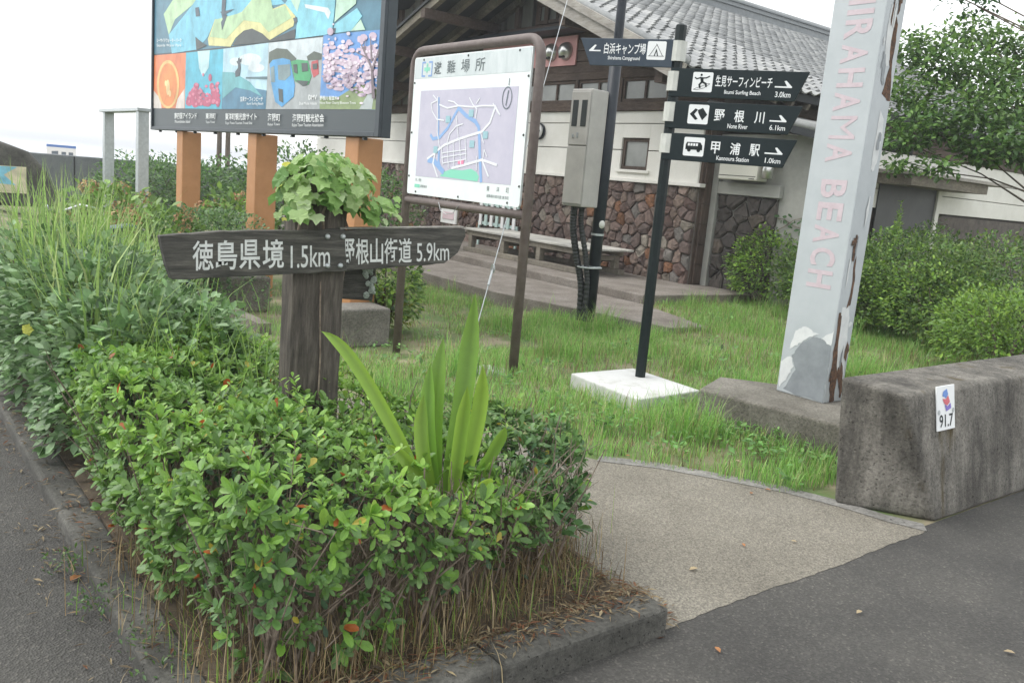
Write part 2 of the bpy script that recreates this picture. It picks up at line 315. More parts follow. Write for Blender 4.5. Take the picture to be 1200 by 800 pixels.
def text_mesh(st, bold):
    if (st, bold) in _tc: return _tc[(st, bold)]
    cu = bpy.data.curves.new('t', 'FONT'); cu.body = st; cu.offset = bold; cu.resolution_u = 3
    ob = bpy.data.objects.new('t', cu); COL.objects.link(ob)
    dg = bpy.context.evaluated_depsgraph_get(); me = bpy.data.meshes.new_from_object(ob.evaluated_get(dg))
    v = np.array([(q.co.x, q.co.y) for q in me.vertices]); f = [tuple(p.vertices) for p in me.polygons]
    bpy.data.objects.remove(ob); bpy.data.curves.remove(cu); bpy.data.meshes.remove(me)
    _tc[(st, bold)] = (v, f); return v, f
def link(name, me, mat, parent=None, kind=None):
    if mat is not None and not me.materials: me.materials.append(M[mat] if isinstance(mat, str) else mat)
    o = bpy.data.objects.new(name, me); COL.objects.link(o)
    if parent is not None: o.parent = parent
    if kind: o['kind'] = kind
    return o
def add_tint(me, cols):
    a = me.attributes.new('tint', 'FLOAT_COLOR', 'POINT')
    c = np.ones((len(me.vertices), 4), np.float32); c[:, :3] = cols; a.data.foreach_set('color', c.ravel())
def tag(o, label=None, cat=None, group=None, kind=None):
    if label: o['label'] = label
    if cat: o['category'] = cat
    if group: o['group'] = group
    if kind: o['kind'] = kind
    return o
def thing(name, loc, label, cat, group=None, rz=0.0):
    o = bpy.data.objects.new(name, None); COL.objects.link(o); o.location = [float(q) for q in loc]; o.rotation_euler = (0, 0, rz)
    o.empty_display_size = 0.2
    return tag(o, label, cat, group)
def struct(name, mb, mat, **k): return tag(mb.build(name, mat, **k), kind='structure')
def trimesh(name, V, T, mat, tint=None, parent=None, kind=None, smooth=False):
    me = bpy.data.meshes.new(name); V = np.asarray(V, np.float32); T = np.asarray(T, np.int32)
    me.vertices.add(len(V)); me.vertices.foreach_set('co', V.ravel())
    me.loops.add(T.size); me.loops.foreach_set('vertex_index', T.ravel())
    me.polygons.add(len(T)); me.polygons.foreach_set('loop_start', np.arange(0, T.size, 3, dtype=np.int32)); me.polygons.foreach_set('loop_total', np.full(len(T), 3, np.int32))
    if smooth: me.polygons.foreach_set('use_smooth', np.ones(len(T), bool))
    me.update(calc_edges=True); me.validate()
    if tint is not None: add_tint(me, tint)
    return link(name, me, mat, parent, kind)
def spread(tv, tt, pos, rot, sc, tint):
    n = len(pos); k = len(tv); sc = np.asarray(sc, float); sc = sc[:, None] * np.ones(3) if sc.ndim == 1 else sc
    V = np.einsum('nij,nkj->nki', rot, tv[None] * sc[:, None, :]) + pos[:, None, :]
    T = (tt[None] + (np.arange(n) * k)[:, None, None]).reshape(-1, 3)
    return V.reshape(-1, 3), T, np.repeat(tint, k, 0)
def frames(ydir, zhint):
    y = ydir / (np.linalg.norm(ydir, axis=1, keepdims=True) + 1e-9); x = np.cross(y, zhint); x /= np.linalg.norm(x, axis=1, keepdims=True) + 1e-9
    z = np.cross(x, y); return np.stack([x, y, z], 2)
def rotz(a):
    c, s_ = np.cos(a), np.sin(a); o = np.zeros_like(a); i = np.ones_like(a)
    return np.stack([np.stack([c, -s_, o], 1), np.stack([s_, c, o], 1), np.stack([o, o, i], 1)], 1)
def unit(n): v = RNG.normal(size=(n, 3)); return v / np.linalg.norm(v, axis=1, keepdims=True)
def wob(P, f=1.0, ph=0.0):          # cheap smooth noise, about -1..1
    x, y, z = P[:, 0] * f, P[:, 1] * f, P[:, 2] * f
    return (np.sin(1.7 * x + 2.3 * y + 0.9 * z + ph) + np.sin(-2.9 * x + 1.3 * y + 2.1 * z + 1.3 + ph) + np.sin(0.8 * x - 3.1 * y + 3.7 * z + 4.1 + 2 * ph) + np.sin(4.3 * x + 3.9 * y - 1.9 * z + 2.2)) / 3.0
# leaf templates: length 1 along +y, face up +z
OBOV = np.array([(0, 0, 0), (-.15, .30, .05), (-.23, .66, .04), (-.13, .92, -.01), (0, 1, -.05), (.13, .92, -.01), (.23, .66, .04), (.15, .30, .05), (0, .55, -.02)])
OBOV_T = np.array([(0, 8, 1), (1, 8, 2), (2, 8, 3), (3, 8, 4), (4, 8, 5), (5, 8, 6), (6, 8, 7), (7, 8, 0)])
ELL = np.array([(0, 0, 0), (-.25, .3, .05), (-.26, .66, .04), (0, 1, -.06), (.26, .66, .04), (.25, .3, .05), (0, .5, -.03)])
ELL_T = np.array([(0, 6, 1), (1, 6, 2), (2, 6, 3), (3, 6, 4), (4, 6, 5), (5, 6, 0)])
DIA = np.array([(0, 0, 0), (-.2, .5, .05), (0, 1, -.04), (.2, .5, .05)]); DIA_T = np.array([(0, 2, 1), (0, 3, 2)])
BLADE = np.array([(-.5, 0, 0), (.5, 0, 0), (-.42, .08, .4), (.42, .08, .4), (-.27, .28, .75), (.27, .28, .75), (0, .6, 1)])
BLADE_T = np.array([(0, 1, 3), (0, 3, 2), (2, 3, 5), (2, 5, 4), (4, 5, 6)])
def tints(n, pal, wts=None, jit=0.18):
    pal = np.array(pal); i = RNG.choice(len(pal), n, p=None if wts is None else np.array(wts) / sum(wts))
    return np.clip(pal[i] * (1 + RNG.normal(0, jit, (n, 1))), 0.004, 0.9)
GREEN = [(0.085, 0.165, 0.042), (0.12, 0.215, 0.055), (0.06, 0.125, 0.036), (0.17, 0.25, 0.07)]
BRIGHT = [(0.16, 0.29, 0.045), (0.22, 0.35, 0.06), (0.12, 0.235, 0.036)]
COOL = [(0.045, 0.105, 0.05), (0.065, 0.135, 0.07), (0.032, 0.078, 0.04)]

# ================================================================== SETTING
def axis(vals): return np.unique(np.round(np.concatenate(vals), 3))
gxs = axis([np.array([-900, -300, -120, -60, -30.]), np.arange(-15, 26, 0.5), np.array([30, 45, 70, 120, 300, 900.])])
gys = axis([np.array([-900, -300, -100, -40, -15.]), np.arange(-8, 26, 0.5), np.arange(26, 60, 2.0), np.array([70, 120.])])
gx, gy = np.meshgrid(gxs, gys, indexing='ij'); nx, ny = gx.shape
idx = np.arange(nx * ny).reshape(nx, ny); a, b, c, d = idx[:-1, :-1].ravel(), idx[1:, :-1].ravel(), idx[1:, 1:].ravel(), idx[:-1, 1:].ravel()
gV = np.stack([gx.ravel(), gy.ravel(), gz(gx, gy).ravel()], 1)
tag(trimesh('ground', gV, np.concatenate([np.stack([a, b, c], 1), np.stack([a, c, d], 1)]), 'lawn', smooth=True), kind='structure')
struct('sea', MB().add([(-3000, 40, -2.2), (3000, 40, -2.2), (3000, 3500, -2.2), (-3000, 3500, -2.2)], [(0, 1, 2, 3)]), 'sea')
struct('beach', MB().add([(-300, 28.0, 0.004), (300, 28.0, 0.004), (300, 31, -0.02), (-300, 31, -0.02), (300, 44, -2.6), (-300, 44, -2.6)], [(0, 1, 2, 3), (3, 2, 4, 5)]), 'sand')
# road: L-shaped asphalt in front of and left of the planting bed
struct('road', MB().add([(-40, -40, .004), (60, -40, .004), (60, 1.945, .004), (0.66, 1.945, .004), (0.66, 16, .004), (-40, 16, .004)], [(0, 1, 2, 3), (0, 3, 4, 5)]), 'asphalt')
edge = [G(700, 540), G(775, 549), G(850, 563), G(920, 577), G(985, 594), G(1040, 611), G(1085, 622)]
rpe = random.Random(8)
pth = [(0.80, 1.90)] + [(x, 1.895 + .006 * math.sin(x * 5) + rpe.uniform(-.005, .005)) for x in np.arange(1.0, 4.34, .04)] + [(q[0], q[1]) for q in edge[::-1]] + [(3.1, 4.3), (2.9, 5.2), (2.3, 5.2)]
struct('path', MB().add([(x, y, .0062) for x, y in pth], [tuple(range(len(pth)))]), 'path')
def mortar_strip():                       # pale cement border along the far edge of the path
    mb = MB(); P = [(q[0], q[1]) for q in edge]; vs = []
    for i, (x, y) in enumerate(P):
        vs += [(x - .02, y - .015, 0.0092), (x + 0.07, y + 0.05, 0.0092)]
    mb.add(vs, [(2 * i, 2 * i + 1, 2 * i + 3, 2 * i + 2) for i in range(len(P) - 1)]); return mb
struct('path_border', mortar_strip(), 'border')
struct('planting_bed', MB().slab([(0.79, 2.04), (2.30, 2.04), (2.36, 2.25), (2.45, 3.2), (2.0, 4.6), (1.9, 7.5), (0.79, 7.5)], 0.0, 0.075), 'soil')
kb = MB()
def kerb_run(name, x0, x1, y0, y1, axis_, gap=0.004, L=2.0, top=.115):
    root = tag(MB().box(x0 + .01, x1 - .01, y0 + .01, y1 - .01, 0, top - .03).build(name, 'kerb'), kind='structure')
    a, e = (x0, x1) if axis_ == 'x' else (y0, y1); k = max(1, round((e - a) / L)); st = (e - a) / k
    for i in range(k):
        p, q = a + i * st + gap / 2, a + (i + 1) * st - gap / 2; j = random.uniform(-.006, .006)
        bb = (p, q, y0 + j, y1 + j) if axis_ == 'x' else (x0 + j, x1 + j, p, q)
        MB().box(*bb, -0.02, top + random.uniform(-.004, .004)).build('kerb_stone', 'kerb', root, bevel=0.022, seg=3)
kerb_run('kerb_left', 0.655, 0.795, 1.90, 7.6, 'y', top=.075)
kerb_run('kerb_front', 0.80, 2.34, 1.87, 2.035, 'x', L=0.77)
# terrace and paving by the building
XF, YF = 11.04, 9.34
struct('terrace', MB().slab([(8.95, 8.35), (XF + 1.2, 8.2), (XF + 1.2, 26), (8.95, 26)], -0.05, 0.15), 'terrace', bevel=0.015)
struct('paving', MB().slab([(7.75, 6.75), (8.35, 6.65), (8.92, 8.3), (8.92, 24), (7.5, 24), (7.2, 9.5)], -0.25, 0.03), 'terrace', bevel=0.01)

# ================================================================== BUILDING (station house with gable end to the lawn)
bld = thing('station_house', (XF, YF, 0), 'long tile-roofed building with cream boards, brown timber and fieldstone base', 'building')
def B(): return MB()
UR, ZR, SLP, OH, UE, ZE = 7.2, 6.75, 0.4264, 1.2, -0.45, 3.49
YR = YF + UR; XEND = 29.0; YL = YF + 14.4
roofz = lambda Y: ZR - SLP * abs(Y - YR)
# walls
wall = B(); wall.add([(XF + .06, YF + .06, 0), (XF + .06, YL, 0), (XF + .06, YL, roofz(YL) - .2), (XF + .06, YR, ZR - .2), (XF + .06, YF + .06, roofz(YF) - .2),
                      (XEND - .6, YF + .06, 0), (XEND - .6, YL, 0), (XEND - .6, YL, roofz(YL) - .2), (XEND - .6, YR, ZR - .2), (XEND - .6, YF + .06, roofz(YF) - .2)],
                     [(0, 4, 3, 2, 1), (5, 6, 7, 8, 9), (0, 5, 9, 4), (1, 2, 7, 6)])
wallo = wall.build('wall', 'mortar', bld, world=True)
def clip(poly, a, n):      # keep the side where (p-a).n <= 0
    out = []
    for i in range(len(poly)):
        p, q = poly[i], poly[(i + 1) % len(poly)]; dp = (p - a) @ n; dq = (q - a) @ n
        if dp <= 0: out.append(p)
        if (dp < 0 < dq) or (dq < 0 < dp): out.append(p + (q - p) * dp / (dp - dq))
    return out
def stones(parent, u0, u1, z0, z1, put, size=0.27, pal=None, seed=1, gap=0.004, join=False):
    JV, JT = MB(), []
    rr = np.random.default_rng(seed); pts = []; rows = max(2, int(round((z1 - z0) / (size * .8)))); cols = max(2, int(round((u1 - u0) / size)))
    for i in range(rows):
        for j in range(cols): pts.append((u0 + (j + .5 + .5 * (i % 2) - .25 + rr.uniform(-.36, .36)) * (u1 - u0) / cols, z0 + (i + .5 + rr.uniform(-.36, .36)) * (z1 - z0) / rows))
    pts = np.array(pts); n_ = 0
    for i, p in enumerate(pts):
        cell = [np.array(q, float) for q in ((u0, z0), (u1, z0), (u1, z1), (u0, z1))]
        dd = np.linalg.norm(pts - p, axis=1); order = np.argsort(dd)[1:18]
        for j in order:
            q = pts[j]; nn = (q - p) / np.linalg.norm(q - p); cell = clip(cell, (p + q) / 2 - nn * gap, nn)
            if len(cell) < 3: break
        if len(cell) < 3: continue
        P = np.array(cell); cen = P.mean(0)
        # round the corners: split each corner in two
        Q = []
        for k in range(len(P)):
            a_, b_, c_ = P[k - 1], P[k], P[(k + 1) % len(P)]; Q += [b_ + (a_ - b_) * .10, b_ + (c_ - b_) * .10]
        Q = np.array(Q); m_ = len(Q); dep = rr.uniform(.035, .085); tl = rr.uniform(-.12, .12, 2)
        rings = [(1.0, 0.0), (.96, dep * .65), (.72, dep)]
        vs = []
        for sc_, h in rings:
            for q in Q:
                w_ = cen + (q - cen) * sc_; hh = h + (0 if h == 0 else (w_ - cen) @ tl) + (rr.uniform(-.016, .016) if h else -.02)
                vs.append(put(w_[0], w_[1], hh))
        vs.append(put(cen[0], cen[1], dep * 1.08)); fs = []
        for r_ in range(2):
            for k in range(m_): fs.append((r_ * m_ + k, r_ * m_ + (k + 1) % m_, (r_ + 1) * m_ + (k + 1) % m_, (r_ + 1) * m_ + k))
        for k in range(m_): fs.append((2 * m_ + k, 2 * m_ + (k + 1) % m_, 3 * m_))
        base = np.array(pal[rr.choice(len(pal))]) * rr.uniform(.75, 1.25)
        if join: JV.add(vs, fs); JT += [base] * len(vs)
        else: MB().add(vs, fs).build('stone', 'stone', parent, world=True, tint=base)
        n_ += 1
    if join: add_tint(JV.build('far_stones', 'stone', parent, world=True, kind='stuff').data, np.array(JT))
    return n_
SP = [(0.155, 0.112, 0.098)] * 4 + [(0.195, 0.148, 0.126)] * 4 + [(0.12, 0.09, 0.082)] * 4 + [(0.18, 0.155, 0.13), (0.20, 0.10, 0.055), (0.12, 0.08, 0.07), (0.26, 0.235, 0.20), (0.16, 0.15, 0.14)]
sb = B().box(XF - .02, XF + .08, YF, YL, 0.1, 1.76).build('stone_base', 'mortar', bld, world=True)
stones(sb, YF + .0, YF + 6.6, .12, 1.74, lambda u, z, h: (XF - .02 - h, u, z), .215, SP, 3)
stones(sb, YF + 6.61, YF + 13.5, .12, 1.74, lambda u, z, h: (XF - .02 - h, u, z), .215, SP, 4, join=True)
st2 = B()
sb2 = B().box(XF - .018, XF + .02, YF - .02, YF, .1, 1.74).build('corner_strip', 'mortar', bld, world=True)
# cream siding boards with shadow joints, small window opening between them
wu0, wu1, wz0, wz1 = YF + 1.19, YF + 1.85, 1.95, 2.50
bands = [(1.80, 2.28), (2.295, 2.735), (2.75, 2.95)]
for z0, z1 in bands:
    if z1 > wz0 and z0 < wz1:
        for y0, y1 in ((YF + .02, wu0), (wu1, YL)):
            B().box(XF - .05, XF + .05, y0, y1, z0, z1).build('siding_board', 'siding', bld, world=True, bevel=.006)
        if z0 < wz0: B().box(XF - .05, XF + .05, wu0, wu1, z0, wz0).build('siding_board', 'siding', bld, world=True)
        if z1 > wz1: B().box(XF - .05, XF + .05, wu0, wu1, wz1, z1).build('siding_board', 'siding', bld, world=True)
    else: B().box(XF - .05, XF + .05, YF + .02, YL, z0, z1).build('siding_board', 'siding', bld, world=True, bevel=.006)
B().box(XF - .12, XF + .02, YF - .10, YL, 1.74, 1.80).build('sill_course', 'siding', bld, world=True, bevel=.008)
def window(parent, y0, y1, z0, z1, x, panes=1, fr=.05, deep=.06, mat='woodv', name='window'):
    f = B()
    f.box(x - .02, x + .05, y0, y1, z0, z0 + fr).box(x - .02, x + .05, y0, y1, z1 - fr, z1)
    f.box(x - .018, x + .048, y0, y0 + fr, z0 + fr, z1 - fr).box(x - .018, x + .048, y1 - fr, y1, z0 + fr, z1 - fr)
    st = (y1 - y0) / panes
    for k in range(1, panes): f.box(x - .016, x + .046, y0 + k * st - fr * .5, y0 + k * st + fr * .5, z0 + fr, z1 - fr)
    w_ = f.build(name, mat, parent, world=True)
    for k in range(panes):
        e0 = fr if k == 0 else fr * .5; e1 = fr if k == panes - 1 else fr * .5
        B().box(x + .012, x + .03, y0 + k * st + e0, y0 + (k + 1) * st - e1, z0 + fr, z1 - fr).build('pane', 'glass', w_, world=True)
    return w_
window(bld, wu0 + .004, wu1 - .004, wz0 + .004, wz1 - .004, XF + .005, 1, .06)
B().box(XF - .09, XF - .03, wu0 - .08, wu1 + .06, wz0 - .05, wz0).build('window_sill', 'siding', bld, world=True, bevel=.006)
# timber zone: beams, row of paired windows
B().box(XF - .10, XF + .05, YF - .02, YL, 2.955, 3.11).build('beam', 'wood', bld, world=True, bevel=.01)
B().box(XF - .09, XF + .05, YF - .02, YL, 3.52, 3.66).build('beam', 'wood', bld, world=True, bevel=.01)
k = 0; y = YF + .80
B().box(XF - .07, XF + .05, YF, YF + .80, 3.11, 3.52).build('board_panel', 'wood', bld, world=True)
while y < YL - 1.3:
    window(bld, y + .06, y + 1.16, 3.115, 3.515, XF - .04, 2, .05, mat='wood')
    B().box(XF - .085, XF + .05, y + 1.165, y + 1.235, 3.11, 3.52).build('post', 'woodv', bld, world=True); y += 1.18
for j in range(4):                                                 # planks between beam and pink panel
    z0 = 3.665 + j * .2
    top = lambda Y: roofz(Y) - .25
    yst = YR - (ZR - .25 - (z0 + .19)) / SLP
    B().box(XF - .05, XF + .05, max(YF, yst), YL, z0, z0 + .19).build('siding_board', 'wood', bld, world=True, bevel=.004)
# salmon panel with stainless vent hoods
pk = B().box(XF - .09, XF - .055, YF + 3.28, YF + 6.3, 3.80, 4.34).build('vent_panel', 'pink', bld, world=True, bevel=.005)
for u in (3.55, 3.98, 4.9, 5.33):
    h = B(); h.lathe([(.17, 0), (.165, -.04), (.13, -.11), (.07, -.15), (.01, -.165)], (XF - .09, YF + u, 4.06), 18, 'x')
    h.build('vent_hood', 'dome', pk, world=True, smooth=True)
    B().box(XF - .22, XF - .19, YF + u - .075, YF + u + .075, 3.925, 3.965).build('vent_slot', 'dark', pk, world=True)
# gable: infill boards, posts, dark openings
B().box(XF - .10, XF + .05, YF + 2.9, YL, 4.46, 4.60).build('beam', 'wood', bld, world=True, bevel=.01)
def gtop(Y): return roofz(Y) - .22
y = YF + 3.3; k = 0
while y < YF + 13:
    wd = .42; zt = min(gtop(y), gtop(y + wd)); 
    if zt > 4.7: B().box(XF - .03, XF + .05, y + .05, y + wd, 4.605, zt).build('infill_board', ['greyboard', 'greyboard', 'woodv', 'greyboard'][k % 4], bld, world=True)
    zt = gtop(y)
    if k % 2 == 0: B().box(XF - .12, XF + .05, y - .07, y + .05, 4.605, zt).build('post', 'woodv', bld, world=True)
    y += .47; k += 1
window(bld, YF + 3.36, YF + 4.5, 4.62, 5.0, XF - .08, 2, .06, mat='wood')
B().box(XF - .5, XF - .06, YF + 2.9, YF + 6.6, 4.38, 4.44).build('canopy_strip', 'pole', bld, world=True)
# wall lamp
la = B(); la.lathe([(.15, -.05), (.16, -.09), (.14, -.11)], (XF, YF + 4.16, 2.58), 20, 'x'); lo = la.build('wall_lamp', 'pole', bld, world=True, smooth=False)
B().lathe([(.135, -.11), (.12, -.15), (.06, -.18), (.01, -.185)], (XF, YF + 4.16, 2.58), 20, 'x').build('lamp_glass', 'paper', lo, world=True, smooth=True)
B().box(XF - .20, XF - .186, YF + 4.02, YF + 4.30, 2.57, 2.59).box(XF - .202, XF - .188, YF + 4.15, YF + 4.17, 2.45, 2.71).build('lamp_guard', 'pole', lo, world=True)
# roof slabs
def slope(Y0, Z0, Y1, Z1, x0, x1, th, name, mat):
    return B().add([(x0, Y0, Z0), (x1, Y0, Z0), (x1, Y1, Z1), (x0, Y1, Z1), (x0, Y0, Z0 - th), (x1, Y0, Z0 - th), (x1, Y1, Z1 - th), (x0, Y1, Z1 - th)],
                   [(0, 1, 2, 3), (7, 6, 5, 4), (0, 4, 5, 1), (1, 5, 6, 2), (2, 6, 7, 3), (3, 7, 4, 0)]).build(name, mat, bld, world=True)
YE = YF + UE; XO = XF - OH
roof = slope(YE, ZE - .06, YR, ZR - .06, XO, XEND, .13, 'roof', 'soffit')
slope(YL + .45, ZE - .06, YR, ZR - .06, XO, XEND, .13, 'roof', 'soffit')
# barge boards (two stepped boards) along the gable edge
def barge(sgn):
    Ye = YE if sgn < 0 else YL + .45
    for dx, up, ht, th in ((-.03, -.10, .27, .05), (-.075, .02, .12, .05)):
        B().beam((XO + dx, Ye, ZE + up - .05), (XO + dx, YR, ZR + up - .05), th, ht).build('barge_board', 'barge', bld, world=True)
barge(-1); barge(1)
B().beam((XO + .5, YF - .2, roofz(YF - .2) - .26), (XO + .5, YR, ZR - .26), .09, .14).build('rafter', 'rafter', bld, world=True)
for Y in (YF + .1, YF + 2.5, YF + 4.9):
    B().box(XO + .05, XF, Y - .08, Y + .08, roofz(Y) - .48, roofz(Y) - .24).build('purlin', 'wood', bld, world=True)
# side eave: rafter tails and gutter
for i in range(36):
    x = XF + .2 + i * .46
    B().beam((x, YE + .03, ZE - .25), (x, YF + .1, roofz(YF + .1) - .255), .07, .10).build('rafter_tail', 'rafter', bld, world=True)
# pantiles
TW, TE = 0.285, 0.262
LS = math.hypot(YR - YE, ZR - ZE); ey = np.array([0, (YR - YE) / LS, (ZR - ZE) / LS]); en = np.array([0, -ey[2], ey[1]])
xs = np.linspace(0, 1, 7); pro = np.array([.0, -.012, -.022, -.014, .012, .030, .012])
tv = []
for v_, lift in ((0., .038), (1.12, .004)):
    for a_, h_ in zip(xs, pro): tv.append((a_ * TW * 1.0, v_ * TE, h_ + lift))
for a_, h_ in zip(xs, pro): tv.append((a_ * TW, 0.004, h_ + .012))
tv = np.array(tv); tf = []
for i in range(6): tf += [(i, i + 1, i + 8), (i, i + 8, i + 7), (14 + i, 15 + i, i + 1), (14 + i, i + 1, i)]
tt = np.array(tf)
Rm = np.stack([np.array([1., 0, 0]), ey, en], 1)
tpos = []
ncol = int((XEND - XO) / TW); nrow = int(LS / TE)
for r_ in range(nrow):
    for c_ in range(ncol): tpos.append((XO + .02 + c_ * TW, YE - .04 + ey[1] * r_ * TE, ZE - .055 + ey[2] * r_ * TE))
tpos = np.array(tpos) + RNG.normal(0, .004, (len(tpos), 3)); order = np.argsort(np.linalg.norm(tpos - Ov, axis=1))
TP = [(0.20, 0.21, 0.215), (0.235, 0.245, 0.25), (0.175, 0.185, 0.19), (0.27, 0.28, 0.28)]
tmesh = []
for c_ in TP:
    me = bpy.data.meshes.new('roof_tile'); me.from_pydata([tuple(q) for q in tv], [], [tuple(q) for q in tt]); me.update(); add_tint(me, np.tile(c_, (len(tv), 1))); me.materials.append(M['tile']); tmesh.append(me)
for i in order[:300]:
    o = link('roof_tile', tmesh[random.randrange(4)], None, roof); q = tpos[i] - np.array(bld.location)
    o.matrix_local = Matrix(((Rm[0, 0], Rm[0, 1], Rm[0, 2], q[0]), (Rm[1, 0], Rm[1, 1], Rm[1, 2], q[1]), (Rm[2, 0], Rm[2, 1], Rm[2, 2], q[2]), (0, 0, 0, 1)))
rest = order[300:]; V, T, C = spread(tv, tt, tpos[rest] - np.array(bld.location), np.tile(Rm, (len(rest), 1, 1)), np.ones(len(rest)), tints(len(rest), TP, jit=.08))
trimesh('roof_tiles', V, T, 'tile', C, roof, 'stuff')
# verge cap tiles along the gable edge and eave edge roll
for i in range(int(LS / .27)):
    p = np.array([XO + .03, YE, ZE]) + ey * (i * .27) + en * .035
    B().tube([p - ey * .01, p + ey * .29], [.075, .062], 8).build('verge_tile', MAT('verge', (0.28, 0.295, 0.30), rough=.4) if 'verge' not in M else M['verge'], roof, world=True, smooth=True) if False else None
vt = B().tube([np.array([XO + .03, YE, ZE]) + en * .03, np.array([XO + .03, YR, ZR]) + en * .03], .075, 10); 
vo_ = vt.build('verge_roll', 'tile', roof, world=True, smooth=True, tint=(0.30, 0.315, 0.32))
rg = B().box(XO - .05, XEND, YR - .17, YR + .17, ZR - .12, ZR + .10); rg.box(XO - .05, XEND, YR - .21, YR + .21, ZR + .10, ZR + .14); rg.box(XO - .05, XEND, YR - .17, YR + .17, ZR + .14, ZR + .22)
rg.box(XO - .05, XEND, YR - .21, YR + .21, ZR + .22, ZR + .26)
rgo = rg.build('ridge', 'tile', roof, world=True, tint=(0.16, 0.18, 0.195)); B().tube([(XO - .06, YR, ZR + .27), (XEND, YR, ZR + .27)], .12, 10).build('ridge_roll', 'tile', roof, world=True, smooth=True, tint=(0.21, 0.23, 0.24))
# low porch roof at the left of the gable: rafters and purlins seen from below
pY0, pZ0, pY1, pZ1 = 14.35, 5.10, 19.6, 3.12
slope(pY1, pZ1 + .16, pY0, pZ0 + .16, XO - .6, XF, .06, 'porch_roof', 'soffit')
for x in (XO - .5, XO + .05, XO + .6, XF - .12):
    B().beam((x, pY1, pZ1 + .03), (x, pY0, pZ0 + .03), .12, .15).build('rafter', 'rafter', bld, world=True)
for Y in (15.2, 16.7, 18.2):
    z = pZ0 + (pZ1 - pZ0) * (Y - pY0) / (pY1 - pY0) - .14
    B().box(XO - .7, XF, Y - .07, Y + .07, z - .09, z + .09).build('purlin', 'wood', bld, world=True)
# door recess jamb at the right of the gable wall, set-back annex
XA = XF + .30
B().box(XF - .01, XA, YF - .03, YF + .035, .15, 3.2).build('door_jamb', 'woodv', bld, world=True)
for k in range(8): B().box(XF + .04, XA, YF - .075, YF - .035, .17 + k * .33, .17 + k * .33 + .315).build('jamb_board', 'woodv', bld, world=True)
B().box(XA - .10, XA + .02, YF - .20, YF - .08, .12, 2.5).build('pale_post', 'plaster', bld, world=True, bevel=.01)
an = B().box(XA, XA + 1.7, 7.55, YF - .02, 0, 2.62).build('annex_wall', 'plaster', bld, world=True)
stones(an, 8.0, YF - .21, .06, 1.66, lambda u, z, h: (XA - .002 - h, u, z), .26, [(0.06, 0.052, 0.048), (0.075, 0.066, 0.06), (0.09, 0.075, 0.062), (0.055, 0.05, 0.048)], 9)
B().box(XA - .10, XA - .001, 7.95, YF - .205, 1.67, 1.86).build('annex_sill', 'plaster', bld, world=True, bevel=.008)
ac = B().box(XA - .30, XA - .02, 8.26, 9.0, 1.90, 2.20).build('air_conditioner', 'acwhite', bld, world=True, bevel=.02)
B().box(XA - .306, XA - .2995, 8.30, 8.40, 1.925, 1.935).box(XA - .306, XA - .2995, 8.28, 8.98, 1.96, 1.968).build('grille_line', 'boxd', ac, world=True)
B().tube([(XA - .03, 8.12, 2.22), (XA - .16, 8.12, 2.22), (XA - .22, 8.12, 2.17), (XA - .235, 8.12, 2.09), (XA - .235, 8.12, 1.95)], .085, 12).build('vent_pipe', 'dome', bld, world=True, smooth=True)
slope(7.15, 2.62, YF - .05, 3.02, XF - .15, XA + 2.1, .10, 'annex_roof', 'soffit')
for i in range(9):
    B().tube([(XF - .10 + i * .29, 7.23, 2.67), (XF - .15 + i * .29, YF - .1, 3.06)], .05, 6).build('annex_tile_row', 'tile', bld, world=True, smooth=True, tint=(0.24, 0.25, 0.25))
# long side wall: boards, stone base course, dark doorway with canopy
sbase = B().box(XA + 1.7, XEND - .7, YF - .05, YF + .05, 0, 1.63).build('side_stone_base', TINT('far_fieldstone', .9, .9, 7, .45), bld, world=True, tint=(0.11, 0.095, 0.085))
for z0, z1 in ((1.68, 2.05), (2.065, 2.43), (2.445, 2.81)): B().box(XA + 1.7, XEND - .7, YF - .09, YF + .03, z0, z1).build('siding_board', 'siding', bld, world=True, bevel=.006)
B().box(XA + 1.7, XEND - .7, YF - .13, YF + .03, 2.82, 3.0).build('beam', 'wood', bld, world=True)
B().box(XA + 1.7, XEND - .7, YF - .10, YF + .03, 3.01, 3.42).build('board_panel', 'wood', bld, world=True)
for i in range(17): B().box(13.2 + i * .95, 13.3 + i * .95, YF - .16, YF - .10, 3.0, 3.4).build('post', 'woodv', bld, world=True)
B().box(16.3, 18.62, YF - .12, YF - .095, 0, 2.25).build('side_door', 'darkdoor', bld, world=True)
B().box(18.62, 18.78, YF - .17, YF - .02, 0, 2.3).build('pale_post', 'siding', bld, world=True, bevel=.01)
cn = B().box(15.9, 20.1, YF - 1.0, YF - .1, 2.36, 2.42).build('door_canopy', 'barge', bld, world=True); B().box(16.0, 19.2, YF - .9, YF - .12, 2.16, 2.355).build('canopy_box', 'rafter', cn, world=True)

# ================================================================== BENCH on the terrace
bn = thing('bench', (10.1, 12.1, .15), 'long low bench of bleached planks against the stone wall', 'bench')
for k in range(7): B().box(9.58 + k * .150, 9.722 + k * .150, 10.25 + random.uniform(-.02, .02), 13.95, .565, .60).build('plank', 'benchtop', bn, world=True, bevel=.006)
for x in (9.66, 10.52): B().box(x - .04, x + .04, 10.42, 13.82, .47, .562).build('apron', 'benchleg', bn, world=True, bevel=.006)
for Y in (10.55, 11.6, 12.65, 13.7):
    for x in (9.68, 10.50): B().box(x - .055, x + .055, Y - .055, Y + .055, .245, .468).build('leg', 'benchleg', bn, world=True, bevel=.006)
    B().box(9.75, 10.44, Y - .035, Y + .035, .385, .466).build('cross_bearer', 'benchleg', bn, world=True, bevel=.006)
for x in (9.66, 10.52): B().box(x - .07, x + .07, 10.38, 13.86, .15, .243).build('skid', 'benchleg', bn, world=True, bevel=.01)
nb = thing('notice_stand', (9.4, 15.4, .15), 'low stand with white notice sheet behind the evacuation map board', 'sign')
